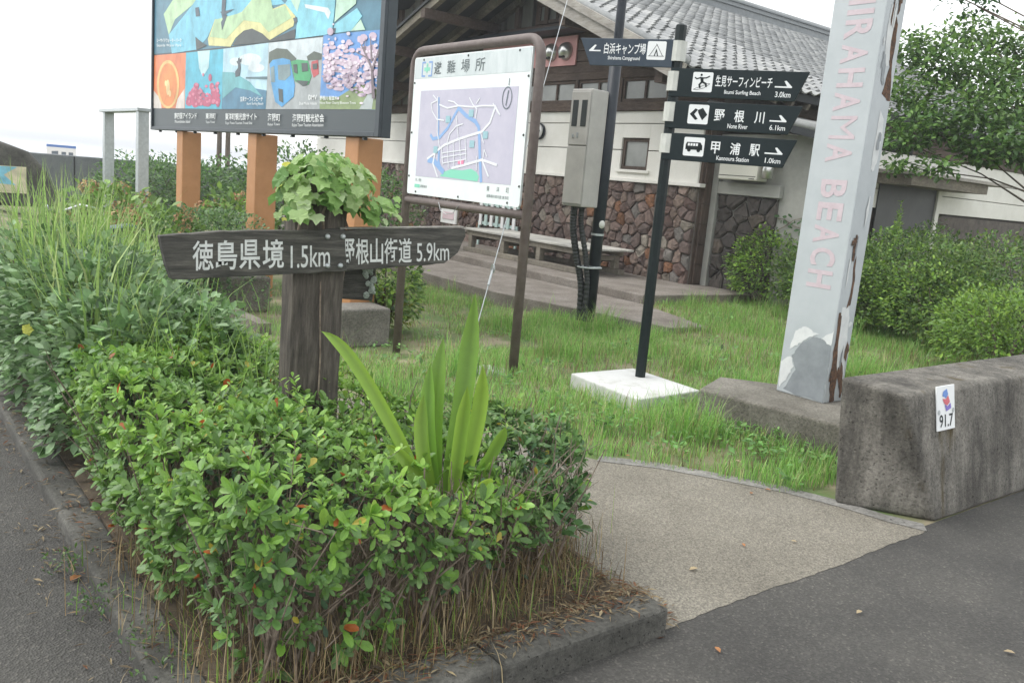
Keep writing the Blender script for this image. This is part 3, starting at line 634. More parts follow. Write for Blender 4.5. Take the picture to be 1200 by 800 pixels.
q0 = onX(518, 240, 9.4); q1 = onX(534, 263, 9.4)
B().box(9.39, 9.42, q1[1], q0[1], q1[2], q0[2]).build('sheet', 'paper', nb, world=True); B().box(9.383, 9.388, q1[1] + .07, q0[1] - .07, q1[2] + .08, q0[2] - .12).build('print', 'palepink', nb, world=True)
for y in (q1[1] + .03, q0[1] - .03): B().box(9.425, 9.46, y - .02, y + .02, .15, q0[2]).build('leg', 'benchleg', nb, world=True)
lv = thing('slatted_screen', (10.9, 13.6, .15), 'pale teal slatted screen standing above the bench against the wall', 'screen')
q0 = onX(562, 236, 10.88); q1 = onX(606, 260, 10.88); n_ = 7
B().box(10.885, 10.92, q1[1], q0[1], .6, .66).box(10.885, 10.92, q1[1], q0[1], q0[2] - .06, q0[2]).build('rail', 'teal', lv, world=True)
for i in range(n_):
    y = q1[1] + (q0[1] - q1[1]) * (i + .5) / n_; B().box(10.86, 10.884, y - .045, y + .045, .58, q0[2] + .02).build('slat', 'teal' if i % 2 else 'paper', lv, world=True)
lg_ = B().box(10.887, 10.92, q1[1], q1[1] + .05, .15, .6).box(10.887, 10.92, q0[1] - .05, q0[1], .15, .6).build('leg', 'teal', lv, world=True)

# ================================================================== MAP BOARD
MX, MY0, MY1 = 4.30, 5.36, 7.24
mp = thing('evacuation_map_board', (MX, (MY0 + MY1) / 2, 0), 'evacuation site map board in a round-cornered brown pipe frame', 'sign', rz=-math.pi / 2)
hw = (MY1 - MY0) / 2
mpl = Plane((MX, (MY0 + MY1) / 2, 0), -math.pi / 2)
R_ = .15; zt = 2.69; arc = []
pts = [(-hw, 0, -.30), (-hw, 0, zt - R_)] + [(-hw + R_ - R_ * math.cos(a), 0, zt - R_ + R_ * math.sin(a)) for a in np.linspace(.2, math.pi / 2, 6)]
pts += [(-x, y, z) for x, y, z in pts[::-1]]; pts[-1] = (hw, 0, -.1)
MB().tube(pts, .04, 14).build('frame', 'brownmetal', mp, smooth=True)
MB().tube([(-hw + .02, 0, 1.325), (hw - .02, 0, 1.325)], .036, 12).build('crossbar', 'brownmetal', mp, smooth=True)
X0, X1, Z0, Z1 = -hw + .065, hw - .065, 1.385, 2.625; FY = -.035
rr_ = .025; pan = []
for cx, cz, a0 in ((X1 - rr_, Z1 - rr_, 0), (X0 + rr_, Z1 - rr_, 90), (X0 + rr_, Z0 + rr_, 180), (X1 - rr_, Z0 + rr_, 270)):
    for k in range(4): pan.append((cx + rr_ * math.cos(rad(a0 + 30 * k)), cz + rr_ * math.sin(rad(a0 + 30 * k))))
pano = MB().prism(pan, FY, FY + .02).build('panel', 'panelw', mp)
MB().flat([(X0 + .012, 2.435), (X1 - .012, 2.435), (X1 - .012, Z1 - .01), (X0 + .012, Z1 - .01)], FY - .0015).build('heading_band', 'panelg', pano)
z6 = lambda x, y: mpl(480 + x / 3.81, 50 + y / 3.81)
mg = [z6(67, 212), z6(505, 205), z6(465, 637), z6(40, 597)]
mxa, mxb, mza, mzb = (mg[0][0] + mg[3][0]) / 2, (mg[1][0] + mg[2][0]) / 2, (mg[2][1] + mg[3][1]) / 2, (mg[0][1] + mg[1][1]) / 2
MB().flat([(mxa, mza), (mxb, mza), (mxb, mzb), (mxa, mzb)], FY - .0015).build('map_print', 'mapground', pano)
MB().flat([z6(*q) for q in [(150, 598), (165, 580), (200, 567), (250, 572), (290, 565), (315, 580), (325, 600), (318, 622)]], FY - .0025).build('park_print', 'mapgreen', pano)
riv = MB()
for L_, wd in (([(147, 250), (147, 330), (145, 420)], .018), ([(110, 415), (120, 432), (150, 425), (185, 385), (210, 340), (235, 295)], .03), ([(235, 295), (270, 330), (310, 355), (325, 380), (328, 440), (330, 520), (335, 620)], .036),
               ([(147, 480), (145, 530), (150, 550)], .03), ([(100, 525), (125, 530), (150, 560), (165, 578)], .05)):
    riv.line([z6(*q) for q in L_], wd, FY - .003 - .0003 * len(riv.f) / 10)
riv.build('river_print', 'mapblue', pano, kind='stuff')
rd = MB()
for L_, wd in (([(125, 495), (170, 460), (230, 435), (290, 415), (340, 400), (375, 360), (400, 290)], .022), ([(95, 520), (130, 495), (120, 540), (140, 600)], .02), ([(205, 562), (260, 548), (340, 525), (405, 548)], .022), ([(340, 525), (368, 598)], .018),
               ([(142, 245), (140, 400), (150, 470)], .012), ([(122, 238), (140, 260), (112, 275), (118, 310), (138, 345), (170, 350)], .012), ([(150, 280), (185, 295), (235, 285), (300, 290), (340, 285), (400, 285), (420, 325)], .014),
               ([(285, 250), (300, 280), (318, 300), (310, 340)], .012), ([(330, 252), (315, 275)], .012), ([(390, 275), (415, 320)], .012), ([(190, 262), (215, 268), (235, 285)], .012), ([(185, 450), (195, 410), (225, 375), (255, 365)], .012),
               ([(160, 470), (165, 545)], .010), ([(185, 455), (190, 560)], .010), ([(212, 445), (215, 560)], .010), ([(240, 435), (245, 550)], .010), ([(265, 425), (270, 545)], .010), ([(160, 495), (270, 480)], .009), ([(160, 515), (270, 498)], .009), ([(165, 540), (270, 522)], .009),
               ([(225, 330), (235, 430)], .010), ([(335, 405), (348, 450)], .010), ([(345, 520), (350, 480), (362, 510)], .010), ([(318, 510), (315, 570)], .010)):
    rd.line([z6(*q) for q in L_], wd, FY - .0042 - .0003 * len(rd.f) / 10)
rd.build('road_print', 'mapwhite', pano, kind='stuff')
lt = MB()
for s_, x0, x1 in (('避', 122, 160), ('難', 180, 222), ('場', 242, 286), ('所', 305, 354)):
    (a0, b0), (a1, b1) = z6(x0, 165), z6(x1, 90); lt.text(s_, a0, a1, 2.462, 2.572, FY - .003, .012)
for s_, x0, x1 in (('東', 358, 372), ('洋', 402, 416), ('町', 446, 460)):
    (a0, b0), (a1, b1) = z6(x0, 670), z6(x1, 655); lt.text(s_, a0, a1, 1.487, 1.53, FY - .003)
(a0, b0), (a1, b1) = z6(358, 690), z6(460, 680); lt.text('避難場所案内図 東洋町', a0, a1, 1.435, 1.462, FY - .003)
(a0, b0), (a1, b1) = z6(62, 655), z6(92, 645); lt.text('避難場所', a0, a1, 1.452, 1.478, FY - .003); (a0, _), (a1, _) = z6(38, 630), z6(66, 620); lt.text('凡 例', a0, a1, 1.505, 1.535, FY - .003)
lt.build('lettering', 'head', pano, kind='stuff')
gm = MB(); (a0, _), (a1, _) = z6(36, 655), z6(60, 645); gm.flat([(a0, 1.45), (a1, 1.45), (a1, 1.48), (a0, 1.48)], FY - .003); gm.build('legend_swatch', 'mapgreen', pano)
lb = MB()
for q in ((188, 345), (292, 318), (132, 480), (295, 455), (355, 415)):
    x, z = z6(*q); lb.flat([(x - .035, z - .03), (x + .035, z - .03), (x + .035, z + .03), (x - .035, z + .03)], FY - .005)
lb.build('marker_print', MAT('map_marker_teal', (0.30, 0.50, 0.56), rough=.4), pano, kind='stuff')
x, z = z6(245, 535); MB().flat([(x - .045, z - .018), (x + .045, z - .018), (x + .045, z + .018), (x - .045, z + .018)], FY - .005).build('town_hall_print', 'mappink', pano)
cm = MB(); x, z = z6(452, 250); nn = 20
cm.line([(x + .062 * math.cos(2 * math.pi * i / nn), z + .085 * math.sin(2 * math.pi * i / nn)) for i in range(nn + 1)], .009, FY - .004).line([(x - .008, z - .055), (x + .012, z + .055)], .014, FY - .004).line([(x + .01, z + .10), (x + .012, z + .15)], .008, FY - .004); cm.build('compass_print', 'mapgrey', pano)
em = MB(); x0, z0 = z6(70, 168); x1, z1 = z6(117, 92)
em.line([(x0 + .05, 2.575), (x0, 2.575), (x0, 2.455), (x0 + .05, 2.455)], .016, FY - .003).line([(x1 - .05, 2.575), (x1, 2.575), (x1, 2.455), (x1 - .05, 2.455)], .016, FY - .003); em.build('emblem', MAT('emblem_blue', (0.20, 0.34, 0.62), rough=.4), pano)
gmx = (x0 + x1) / 2; MB().line([(gmx - .04, 2.515), (gmx + .04, 2.515)], .03, FY - .003).line([(gmx, 2.49), (gmx, 2.56)], .02, FY - .0036).build('emblem_cross', 'mapgreen', pano)
for q in ((X0 + .16, Z1 - .025), (0, Z1 - .025), (X1 - .16, Z1 - .025), (X0 + .022, 2.4), (X1 - .022, 2.4), (X0 + .022, 1.95), (X1 - .022, 1.95), (X0 + .022, 1.55), (X1 - .022, 1.55), (X0 + .16, Z0 + .025), (0, Z0 + .025), (X1 - .16, Z0 + .025)):
    MB().lathe([(.011, 0), (.009, -.006), (.003, -.008)], (q[0], FY, q[1]), 8, 'y').build('screw', 'boxd', pano)
MB().tube([(-.30, -.04, 1.34), (-.25, -.045, 1.27), (-.15, -.05, 1.245), (-.05, -.045, 1.26), (.02, -.04, 1.335)], .003, 5).build('loose_wire', 'steel', mp)

# ================================================================== GUY WIRE with turnbuckle
g0 = G(552, 407, -.05); g1 = onX(676, -40, XO - .1); gd = g1 - g0
gw = thing('guy_wire', g0, 'thin steel guy wire with turnbuckle anchored in the grass beside the map board', 'wire')
B().tube([g0, g1], .0055, 6).build('wire', 'steel', gw, world=True)
dirn = gd / np.linalg.norm(gd); tb = g0 + dirn * 1.15
ring = [tb + np.array([0, .028 * math.cos(a), .045 * math.sin(a)]) for a in np.linspace(0, 2 * math.pi, 13)]
B().tube(ring, .008, 6).build('shackle', 'steel', gw, world=True); B().tube([tb - dirn * .26, tb - dirn * .04], .013, 8).build('turnbuckle', 'steel', gw, world=True)

# ================================================================== FINGER SIGNPOST
TH = rad(-61.7)
spb = G(750, 441, .12); KS = (EYE - .12) / EYE
sp_ = thing('finger_signpost', (spb[0], spb[1], .12), 'slim black signpost with four finger plates standing on a white slab', 'signpost', rz=TH)
sp_.scale = (KS, KS, KS)
def octo(r, z0, z1, y0=0): return MB().lathe([(r, z0), (r, z1)], (0, y0, 0), 8)
octo(.046, -.01, 2.93).build('pole', 'black', sp_); MB().lathe([(.046, 2.93), (.046, 2.95), (.02, 2.965)], (0, 0, 0), 8).build('pole_cap', 'black', sp_)
PY = -.052
def fingersign(x0, x1, slant, zt, zb, left, mat, icon, texts, arrow, collar):
    th = .028
    if left: poly = [(x0, zt), (-.03, zt), (-.03, zb), (x0 + slant, zb)]
    else: poly = [(-.03, zt), (x1, zt), (x1 - slant, zb), (-.03, zb)]
    pl = MB().prism(poly, PY, PY + th).build('sign_plate', mat, sp_, bevel=.003)
    cl = MB().lathe([(.066, collar[0]), (.066, collar[1])], (0.0, 0, 0), 12).build('collar', 'collar', sp_)
    ip = MB(); (a, b), (c, d) = icon[:2]; r = .012; pp = []
    for cx, cz, a0 in ((c - r, b - r, 0), (a + r, b - r, 90), (a + r, d + r, 180), (c - r, d + r, 270)):
        for k in range(4): pp.append((cx + r * math.cos(rad(a0 + 30 * k)), cz + r * math.sin(rad(a0 + 30 * k))))
    ip.flat(pp, PY - .0015); io = ip.build('icon_panel', 'white', pl)
    g = MB(); W_, H_ = c - a, b - d; P_ = lambda u, v: (a + u * W_, d + v * H_)
    for kind, dat in icon[2]:
        if kind == 'p': g.flat([P_(*q) for q in dat], PY - .003)
        elif kind == 'l': g.line([P_(*q) for q in dat[1]], dat[0] * W_, PY - .003)
        else: cx, cz = P_(dat[0], dat[1]); g.ell(cx, cz, dat[2] * W_, dat[2] * W_, PY - .003)
    g.build('pictogram', 'black', io)
    t_ = MB()
    for s, xa, xb, za, zb_, bo in texts: MB().text(s, xa, xb, za, zb_, PY - .0015, bo).build('lettering', 'white', pl, kind='stuff' if len(s) > 1 else None)
    xa, xb, za, zz = arrow
    if left: t_.flat([(xa, za), (xb, za), (xb, za + .011), (xa + .035, za + .011), (xa + .06, zz), (xa + .045, zz + .004), (xa - .004, za + .008)], PY - .0015)
    else: t_.flat([(xa, za), (xb, za), (xb + .004, za + .008), (xb - .045, zz + .004), (xb - .06, zz), (xb - .035, za + .011), (xa, za + .011)], PY - .0015)
    t_.build('arrow', 'white', pl)
tent = [('l', (.025, [(.5, .82), (.14, .2)])), ('l', (.025, [(.5, .82), (.86, .2)])), ('l', (.025, [(.08, .2), (.92, .2)])), ('l', (.022, [(.47, .86), (.53, .78)])), ('p', [(.5, .62), (.38, .2), (.44, .2), (.5, .45), (.56, .2), (.62, .2)])]
surf = [('c', (.42, .86, .055)), ('p', [(.36, .76), (.52, .74), (.56, .5), (.42, .46)]), ('l', (.06, [(.40, .72), (.2, .66), (.12, .72)])), ('l', (.06, [(.5, .70), (.68, .72), (.82, .80)])), ('l', (.09, [(.46, .5), (.36, .36), (.4, .22)])), ('l', (.09, [(.52, .5), (.68, .42), (.70, .28)])), ('l', (.02, [(.1, .12), (.25, .1), (.6, .2), (.88, .42), (.8, .44), (.5, .3), (.2, .18), (.1, .12)]))]
riv_ = [('p', [(.08, .5), (.34, .8), (.46, .74), (.30, .5), (.50, .26), (.38, .2)]), ('p', [(.46, .72), (.70, .84), (.94, .5), (.72, .2), (.50, .56)])]
bus = [('p', [(.1, .34), (.1, .62), (.16, .74), (.80, .74), (.9, .58), (.92, .34)]), ('c', (.28, .32, .09)), ('c', (.74, .32, .09))]
fingersign(-.845, 0, .105, 2.832, 2.612, True, 'plateb', [(-.25, 2.815), (-.092, 2.668), tent],
           [('白浜キャンプ場', -.625, -.262, 2.705, 2.795, .012), ('Shirahama Campground', -.585, -.305, 2.652, 2.690, .012)], (-.755, -.655, 2.725, 2.775), (2.665, 2.825))
fingersign(0, 1.06, .085, 2.610, 2.385, False, 'plate', [(.158, 2.583), (.322, 2.428), surf],
           [('生見サーフィンビーチ', .345, .79, 2.475, 2.563, .012), ('Ikumi Surfing Beach', .425, .71, 2.412, 2.452, .012), ('3.0km', .822, .94, 2.412, 2.455, .01)], (.812, .94, 2.485, 2.535), (2.43, 2.585))
fingersign(0, 1.045, .085, 2.352, 2.132, False, 'plate', [(.155, 2.328), (.322, 2.175), riv_],
           [('野', .37, .452, 2.205, 2.30, .015), ('根', .53, .61, 2.205, 2.30, .015), ('川', .69, .765, 2.205, 2.295, .015), ('None River', .485, .645, 2.155, 2.192, .012), ('6.1km', .815, .935, 2.160, 2.200, .01)], (.808, .935, 2.225, 2.275), (2.185, 2.34))
fingersign(0, 1.04, .085, 2.095, 1.875, False, 'plate', [(.150, 2.068), (.320, 1.918), bus],
           [('甲', .375, .448, 1.95, 2.045, .015), ('浦', .53, .61, 1.95, 2.045, .015), ('駅', .685, .765, 1.95, 2.045, .015), ('Kannoura Station', .43, .69, 1.90, 1.935, .012), ('1.0km', .815, .935, 1.905, 1.945, .01)], (.805, .94, 1.975, 2.025), (1.93, 2.085))
bw = MB(); 
for i in range(4): bw.flat([(.150 + .17 * (.2 + .13 * i), 1.918 + .15 * .54), (.150 + .17 * (.3 + .13 * i), 1.918 + .15 * .54), (.150 + .17 * (.3 + .13 * i), 1.918 + .15 * .68), (.150 + .17 * (.2 + .13 * i), 1.918 + .15 * .68)], PY - .0042)
bw.build('pictogram_windows', 'white', sp_, kind='stuff')
sl_ = thing('foundation_slab', (4.85, 4.55, 0), 'flat white painted concrete slab under the black signpost', 'slab')
A_ = [G(668, 440, .12), G(742, 430, .12), G(822, 455, .12), G(690, 452, .12)]
SLB = [tuple(G(*q, .12)[:2]) for q in ((669, 437), (742, 431), (821, 457), (748, 468))]
B().slab(SLB, -.02, .12).build('slab', 'whitec', sl_, world=True, bevel=.012)
ds = G(580, 437); dk = thing('marker_cap', (4.22, 5.56, 0), 'round white low cap in the grass beside the map board post', 'cap')
MB().lathe([(.13, -.02), (.13, .02), (.115, .04), (.05, .05), (.005, .052)], (0, 0, 0), 20).build('cap', 'whitec', dk, smooth=True); MB().lathe([(.145, -.02), (.145, .008), (.132, .012)], (0, 0, 0), 20).build('rim', 'steel', dk)

# ================================================================== DARK POLE WITH METER CABINET
pb = G(690, 372); po = thing('utility_pole', (pb[0], pb[1], 0), 'slim dark blue-grey steel pole carrying the meter cabinet', 'pole')
MB().tube([(0, 0, -.05), (0, 0, 2.0), (0, 0, 3.25)], [.075, .073, .07], 16).build('shaft', 'pole', po, smooth=True)
MB().tube([(0, 0, 3.25), (0, 0, 3.30), (0, 0, 6.2)], [.058, .055, .05], 16).build('upper_shaft', 'pole', po, smooth=True); MB().lathe([(.074, 3.2), (.078, 3.24), (.06, 3.27)], (0, 0, 0), 16).build('joint_ring', 'pole', po)
for z in (1.02, .62): MB().lathe([(.079, z), (.079, z + .025)], (0, 0, 0), 16).build('band', 'steel', po)
MB().lathe([(.05, -.07), (.03, -.085), (.005, -.09)], (-.02, -.01, 1.16), 12, 'y').build('cover_plate', 'collar', po)
CX = pb[0] - .10; CYc = pb[1] + .02; CR = rad(-84)
cab = thing('meter_cabinet', (pb[0], pb[1], 1.35), 'beige grey metal meter cabinet with two dark windows on the dark pole', 'cabinet', rz=CR)
cw, cdp = .26, .29; yb, yf = -.08, -.08 - cdp
MB().box(-.30, .02, yf, yb, 0, 1.36).build('box', 'boxg', cab, bevel=.012); 
dr = MB().box(-.288, .008, yf - .018, yf - .002, .03, .70).build('door', 'boxg', cab, bevel=.006); d2 = MB().box(-.288, .008, yf - .018, yf - .002, .715, 1.33).build('door', 'boxg', cab, bevel=.006)
MB().box(-.252, -.168, yf - .022, yf - .019, .93, 1.23).box(-.112, -.028, yf - .022, yf - .019, .93, 1.23).build('window', 'boxd', d2); MB().box(-.15, -.13, yf - .03, yf - .019, .80, .86).box(-.22, -.20, yf - .03, yf - .019, .80, .84).build('latch', 'steel', d2)
cdt = thing('flexible_conduit', (pb[0], pb[1], 0), 'pair of black corrugated cable conduits running down the dark pole', 'conduit', rz=CR)
def corr(path, r, n=46):
    P = [np.array(q, float) for q in path]; out = []; seg = len(P) - 1
    def cr(t):
        i = min(int(t * seg), seg - 1); u = t * seg - i; p0, p1, p2, p3 = P[max(i - 1, 0)], P[i], P[i + 1], P[min(i + 2, seg)]
        return .5 * ((2 * p1) + (p2 - p0) * u + (2 * p0 - 5 * p1 + 4 * p2 - p3) * u * u + (3 * p1 - p0 - 3 * p2 + p3) * u ** 3)
    pts = [cr(i / n) for i in range(n + 1)]; return pts, [r * (1.0 if i % 2 else .86) for i in range(n + 1)]
for path, r in (([(-.17, -.28, 1.37), (-.17, -.27, 1.1), (-.13, -.20, .75), (-.06, -.14, .4), (-.05, -.12, -.03)], .045), ([(-.10, -.22, 1.37), (-.10, -.21, 1.15), (-.02, -.17, .8), (.02, -.13, .45), (.03, -.12, -.03)], .036)):
    p_, r_ = corr(path, r, 70); MB().tube(p_, r_, 10).build('conduit', 'rubber', cdt)
MB().tube([(-.11, -.20, .63), (-.11, .02, .63), (0, .09, .63), (.1, .02, .63), (.1, -.15, .63), (0, -.24, .63), (-.11, -.20, .63)], .010, 6).build('strap', 'steel', cdt)
MB().lathe([(.06, 1.33), (.06, 1.37)], (-.14, -.25, 0), 12).build('gland', 'rubber', cdt)

# ================================================================== BEACH NAME TOWER on its plinth
tw = thing('beach_name_tower', (5.49, 3.39, .25), 'tall peeling pale grey slab tower with faded pink beach lettering', 'tower', rz=-math.pi / 2)
tp = Plane((5.49 - .12, 3.385, .25), -math.pi / 2)
HT = 5.2; wv = .195
MB().box(-wv, wv, -.12, .11, 0, HT).build('shell', 'tower', tw, bevel=.008)
TY = -.1215
zt_ = lambda x, y: tp(780 + x / 2.162, 250 + y / 2.162)
def ragged(q, k=5, amp=.006, seed=1):
    rr = random.Random(seed); out = []
    for i in range(len(q)):
        a, b = q[i], q[(i + 1) % len(q)]
        for j in range(k): t = j / k; out.append((a[0] + (b[0] - a[0]) * t + rr.uniform(-amp, amp), a[1] + (b[1] - a[1]) * t + rr.uniform(-amp, amp)))
    return [(max(-wv + .004, min(wv - .004, a)), max(b, .008)) for a, b in out]
pe = MB().flat(ragged([(max(-wv + .004, min(wv - .004, a)), max(b, .01)) for a, b in [zt_(*q) for q in [(300, 445), (330, 395), (322, 360), (345, 330), (375, 312), (398, 318), (430, 300), (435, 330), (422, 372), (412, 400), (418, 440), (408, 485), (350, 472)]]]), TY); pe.build('bare_patch', 'peel', tw)
ch = MB(); 
for pl_ in ([(288, 440), (293, 375), (318, 360), (326, 385), (310, 418)], [(330, 300), (352, 285), (390, 308), (372, 312), (345, 328), (315, 345)], [(398, 318), (432, 296), (440, 312), (420, 335)]):
    ch.flat(ragged([zt_(*q) for q in pl_], 6, .007, len(ch.v)), TY - .0012)
ch.build('chalky_patch', 'chalk', tw)
# right narrow side: rust, flaking paint
zs = lambda px, py: (onY(px, py, 3.39 - wv)[0] - 5.49, onY(px, py, 3.39 - wv)[2] - .25)
def sideflake(pts, mat, name, off):
    mb = MB(); q = [zs(*p) for p in pts]; q = [(max(-.115, min(.105, a)), min(max(b, .005), HT)) for a, b in q]
    rr = random.Random(len(name)); q = [(q[i][0] + (q[(i + 1) % len(q)][0] - q[i][0]) * t + rr.uniform(-.006, .006), q[i][1] + (q[(i + 1) % len(q)][1] - q[i][1]) * t + rr.uniform(-.01, .01)) for i in range(len(q)) for t in (0, .25, .5, .75)]; q = [(max(-.115, min(.105, a)), min(max(b, .005), HT)) for a, b in q]
    n = len(q); a_ = sum(q[i][0] * q[(i + 1) % n][1] - q[(i + 1) % n][0] * q[i][1] for i in range(n)); q = q if a_ > 0 else q[::-1]
    mb.add([(wv + off, a, b) for a, b in q], [tuple(range(n))]).build(name, mat, tw)
s8 = lambda x, y: (780 + x / 2.162, 250 + y / 2.162)
sideflake([s8(*q) for q in [(412, 488), (425, 480), (432, 420), (437, 340), (446, 260), (440, 250), (428, 330), (416, 410)]], 'rust', 'rust_streak', .0015)
sideflake([s8(*q) for q in [(470, 190), (478, 120), (482, 110), (480, 170), (468, 232), (458, 240)]], 'rust', 'rust_streak', .0015)
sideflake([s8(*q) for q in [(432, 410), (438, 300), (448, 240), (466, 235), (462, 300), (452, 400), (447, 430)]], 'chalk', 'chalky_patch', .0012)
sideflake([s8(*q) for q in [(437, 440), (433, 405), (440, 380), (447, 372), (448, 405), (446, 450), (440, 470)]], 'rust', 'rust_streak', .0026)
sideflake([(1033, 110), (1042, 80), (1043, 40), (1050, 15), (1052, 30), (1046, 70), (1042, 120)], 'rust', 'rust_streak', .0015); sideflake([(1020, 200), (1026, 160), (1032, 130), (1036, 140), (1030, 180), (1024, 200)], 'chalk', 'chalky_patch', .0015)
sideflake([(1036, 75), (1040, 30), (1046, 5), (1049, 10), (1043, 60), (1041, 78)], 'chalk', 'chalky_patch', .002); sideflake([(1032, 95), (1035, 60), (1038, 65), (1035, 100)], 'peel', 'bare_patch', .003)
rf = random.Random(31)
for i in range(22):
    z0_ = rf.uniform(.1, 3.6); a0_ = rf.uniform(-.11, .06); hh_ = rf.uniform(.04, .22); ww_ = rf.uniform(.015, .06); pp = [(a0_ + rf.uniform(-.3, .3) * ww_ + ww_ * (.5 + .5 * math.cos(t)), z0_ + hh_ * (.5 + .5 * math.sin(t)) + rf.uniform(-.012, .012)) for t in np.linspace(0, 6.0, 11)]
    MB().add([(wv + .0032 + i * .0001, max(-.115, min(.105, a)), b) for a, b in pp], [tuple(range(11))]).build('paint_flake', rf.choice(['chalk', 'chalk', 'peel', 'peel', 'rust']), tw)
# letters stacked sideways, reading downwards
le = MB(); word = 'SHIRAHAMA BEACH'
zH = tp(947, 335)[1]; zB = tp(975, 205)[1]          # foot of the H, head of the B
step = (zB - zH) / 5.0; lw = .80
def letter(c, ztop, zbot):
    MB().text(c, 0, 1, 0, 1, 0, .0 if c == 'M' else .026, mapf=lambda a, b: (-.080 + b * .195, TY - .0006, ztop - a * (ztop - zbot))).build('letter', 'towerp', tw)
pos = zH
for c in word[::-1]:
    if c == ' ': pos += step * .55; continue
    wid = step * (lw if c not in 'IM' else (.22 if c == 'I' else .98)); letter(c, pos + wid, pos); pos += wid + step * .2
pln = thing('tower_plinth', (5.1, 3.45, 0), 'low mossy concrete plinth carrying the beach tower', 'plinth')
B().slab([(4.79, 3.83), (5.30, 4.05), (6.1, 3.1), (5.45, 2.70), (4.98, 2.56), (4.95, 2.9)], -.05, .25).build('plinth', 'plinth', pln, world=True, bevel=.02, seg=3)

# ================================================================== ROADSIDE WALL with plaque
rw = thing('roadside_wall', (5.5, 2.2, 0), 'thick stained grey concrete wall with battered face beside the road', 'wall')
ZT = .70
tr_ = onY(1062, 439, 2.08); bl = G(976, 590); br = G(1098, 612)
cor = [np.array(bl), np.array(br), np.array([tr_[0], 2.08, ZT]), np.array([bl[0] + .03, 2.47, ZT])]
def wallmesh():
    K = 8; ringp = []                       # section outline, K points per side, so that the end face can be a smooth warped patch
    for i in range(4):
        for j in range(K): ringp.append(cor[i] * (1 - j / K) + cor[(i + 1) % 4] * (j / K))
    ringp = np.array(ringp); N = len(ringp); n = 26; vs = []; fs = []; rw_ = np.random.default_rng(4)
    for i in range(n + 1):
        t = (i / n) ** 1.8; r_ = ringp.copy(); r_[:, 0] = ringp[:, 0] * (1 - t) + 22 * t
        if 0 < i: r_[:, 1] += .004 * np.sin(r_[:, 0] * 3.1 + r_[:, 2] * 5); r_[K:3 * K, 2] += rw_.normal(0, .0015, 2 * K)
        vs += list(r_)
    for i in range(n):
        for j in range(N): a_, b_ = i * N + j, i * N + (j + 1) % N; fs.append((a_, a_ + N, b_ + N, b_))
    o = len(vs); grid = {}
    def edgei(u, v):
        if v == 0: return u
        if u == K: return K + v
        if v == K: return 2 * K + (K - u)
        return (3 * K + (K - v)) % N
    for u in range(K + 1):
        for v in range(K + 1):
            if u in (0, K) or v in (0, K): grid[u, v] = edgei(u, v)
            else:
                a_, b_ = u / K, v / K; grid[u, v] = len(vs); vs.append(cor[0] * (1 - a_) * (1 - b_) + cor[1] * a_ * (1 - b_) + cor[2] * a_ * b_ + cor[3] * (1 - a_) * b_)
    for u in range(K):
        for v in range(K): fs.append((grid[u, v], grid[u + 1, v], grid[u + 1, v + 1], grid[u, v + 1]))
    return MB().add(vs, fs)
wm = wallmesh(); wo_ = wm.build('concrete_body', 'wallc', rw, world=True, bevel=.028, seg=4, smooth=True)
pq = thing('kilometre_plaque', tuple(onY(1117, 477, 2.04)), 'small white plate with colour mark and the number 91.7 on the wall', 'sign')
slope_y = (2.08 - br[1]) / ZT
Pq = lambda x, y: onY(x, y, br[1] + slope_y * .56 - .012)
c0 = Pq(1104, 455); c1 = Pq(1124, 455); cz0 = Pq(1115, 500)[2]; cz1 = c0[2]
xx0, xx1 = c0[0] - pq.location.x, c1[0] - pq.location.x; zz0, zz1 = cz0 - pq.location.z, cz1 - pq.location.z
yy = lambda z: (br[1] + slope_y * (z + pq.location.z)) - pq.location.y - .012
def tilt(mb, off):
    mb.v = [(x, yy(z) - off + y, z) for x, y, z in mb.v]; return mb
pt = tilt(MB().prism([(xx0, zz0), (xx1, zz0), (xx1, zz1), (xx0, zz1)], 0, .006), .002).build('plate', 'white', pq)
W_, H_ = xx1 - xx0, zz1 - zz0
tilt(MB().text('91.7', xx0 + W_ * .12, xx1 - W_ * .12, zz0 + H_ * .07, zz0 + H_ * .36, 0, .01), .004).build('lettering', 'black', pq)
fx = lambda u, v: (xx0 + W_ * u, zz0 + H_ * v)
tilt(MB().flat([fx(.35, .88), fx(.55, .93), fx(.62, .8), fx(.5, .72), fx(.3, .78)], 0), .004).build('mark', MAT('plaque_blue', (0.12, 0.25, 0.6), rough=.4), pq)
tilt(MB().flat([fx(.3, .72), fx(.5, .7), fx(.62, .78), fx(.72, .62), fx(.55, .55), fx(.4, .6)], 0), .004).build('mark', MAT('plaque_red', (0.6, 0.12, 0.15), rough=.4), pq)
tilt(MB().flat([fx(.42, .58), fx(.58, .53), fx(.75, .6), fx(.78, .48), fx(.5, .42)], 0), .0045).build('mark', MAT('plaque_violet', (0.2, 0.15, 0.5), rough=.4), pq)
for u in (.1, .9): tilt(MB().ell(*fx(u, .42), W_ * .07, W_ * .07, 0, 10), .004).build('screw', 'steel', pq)

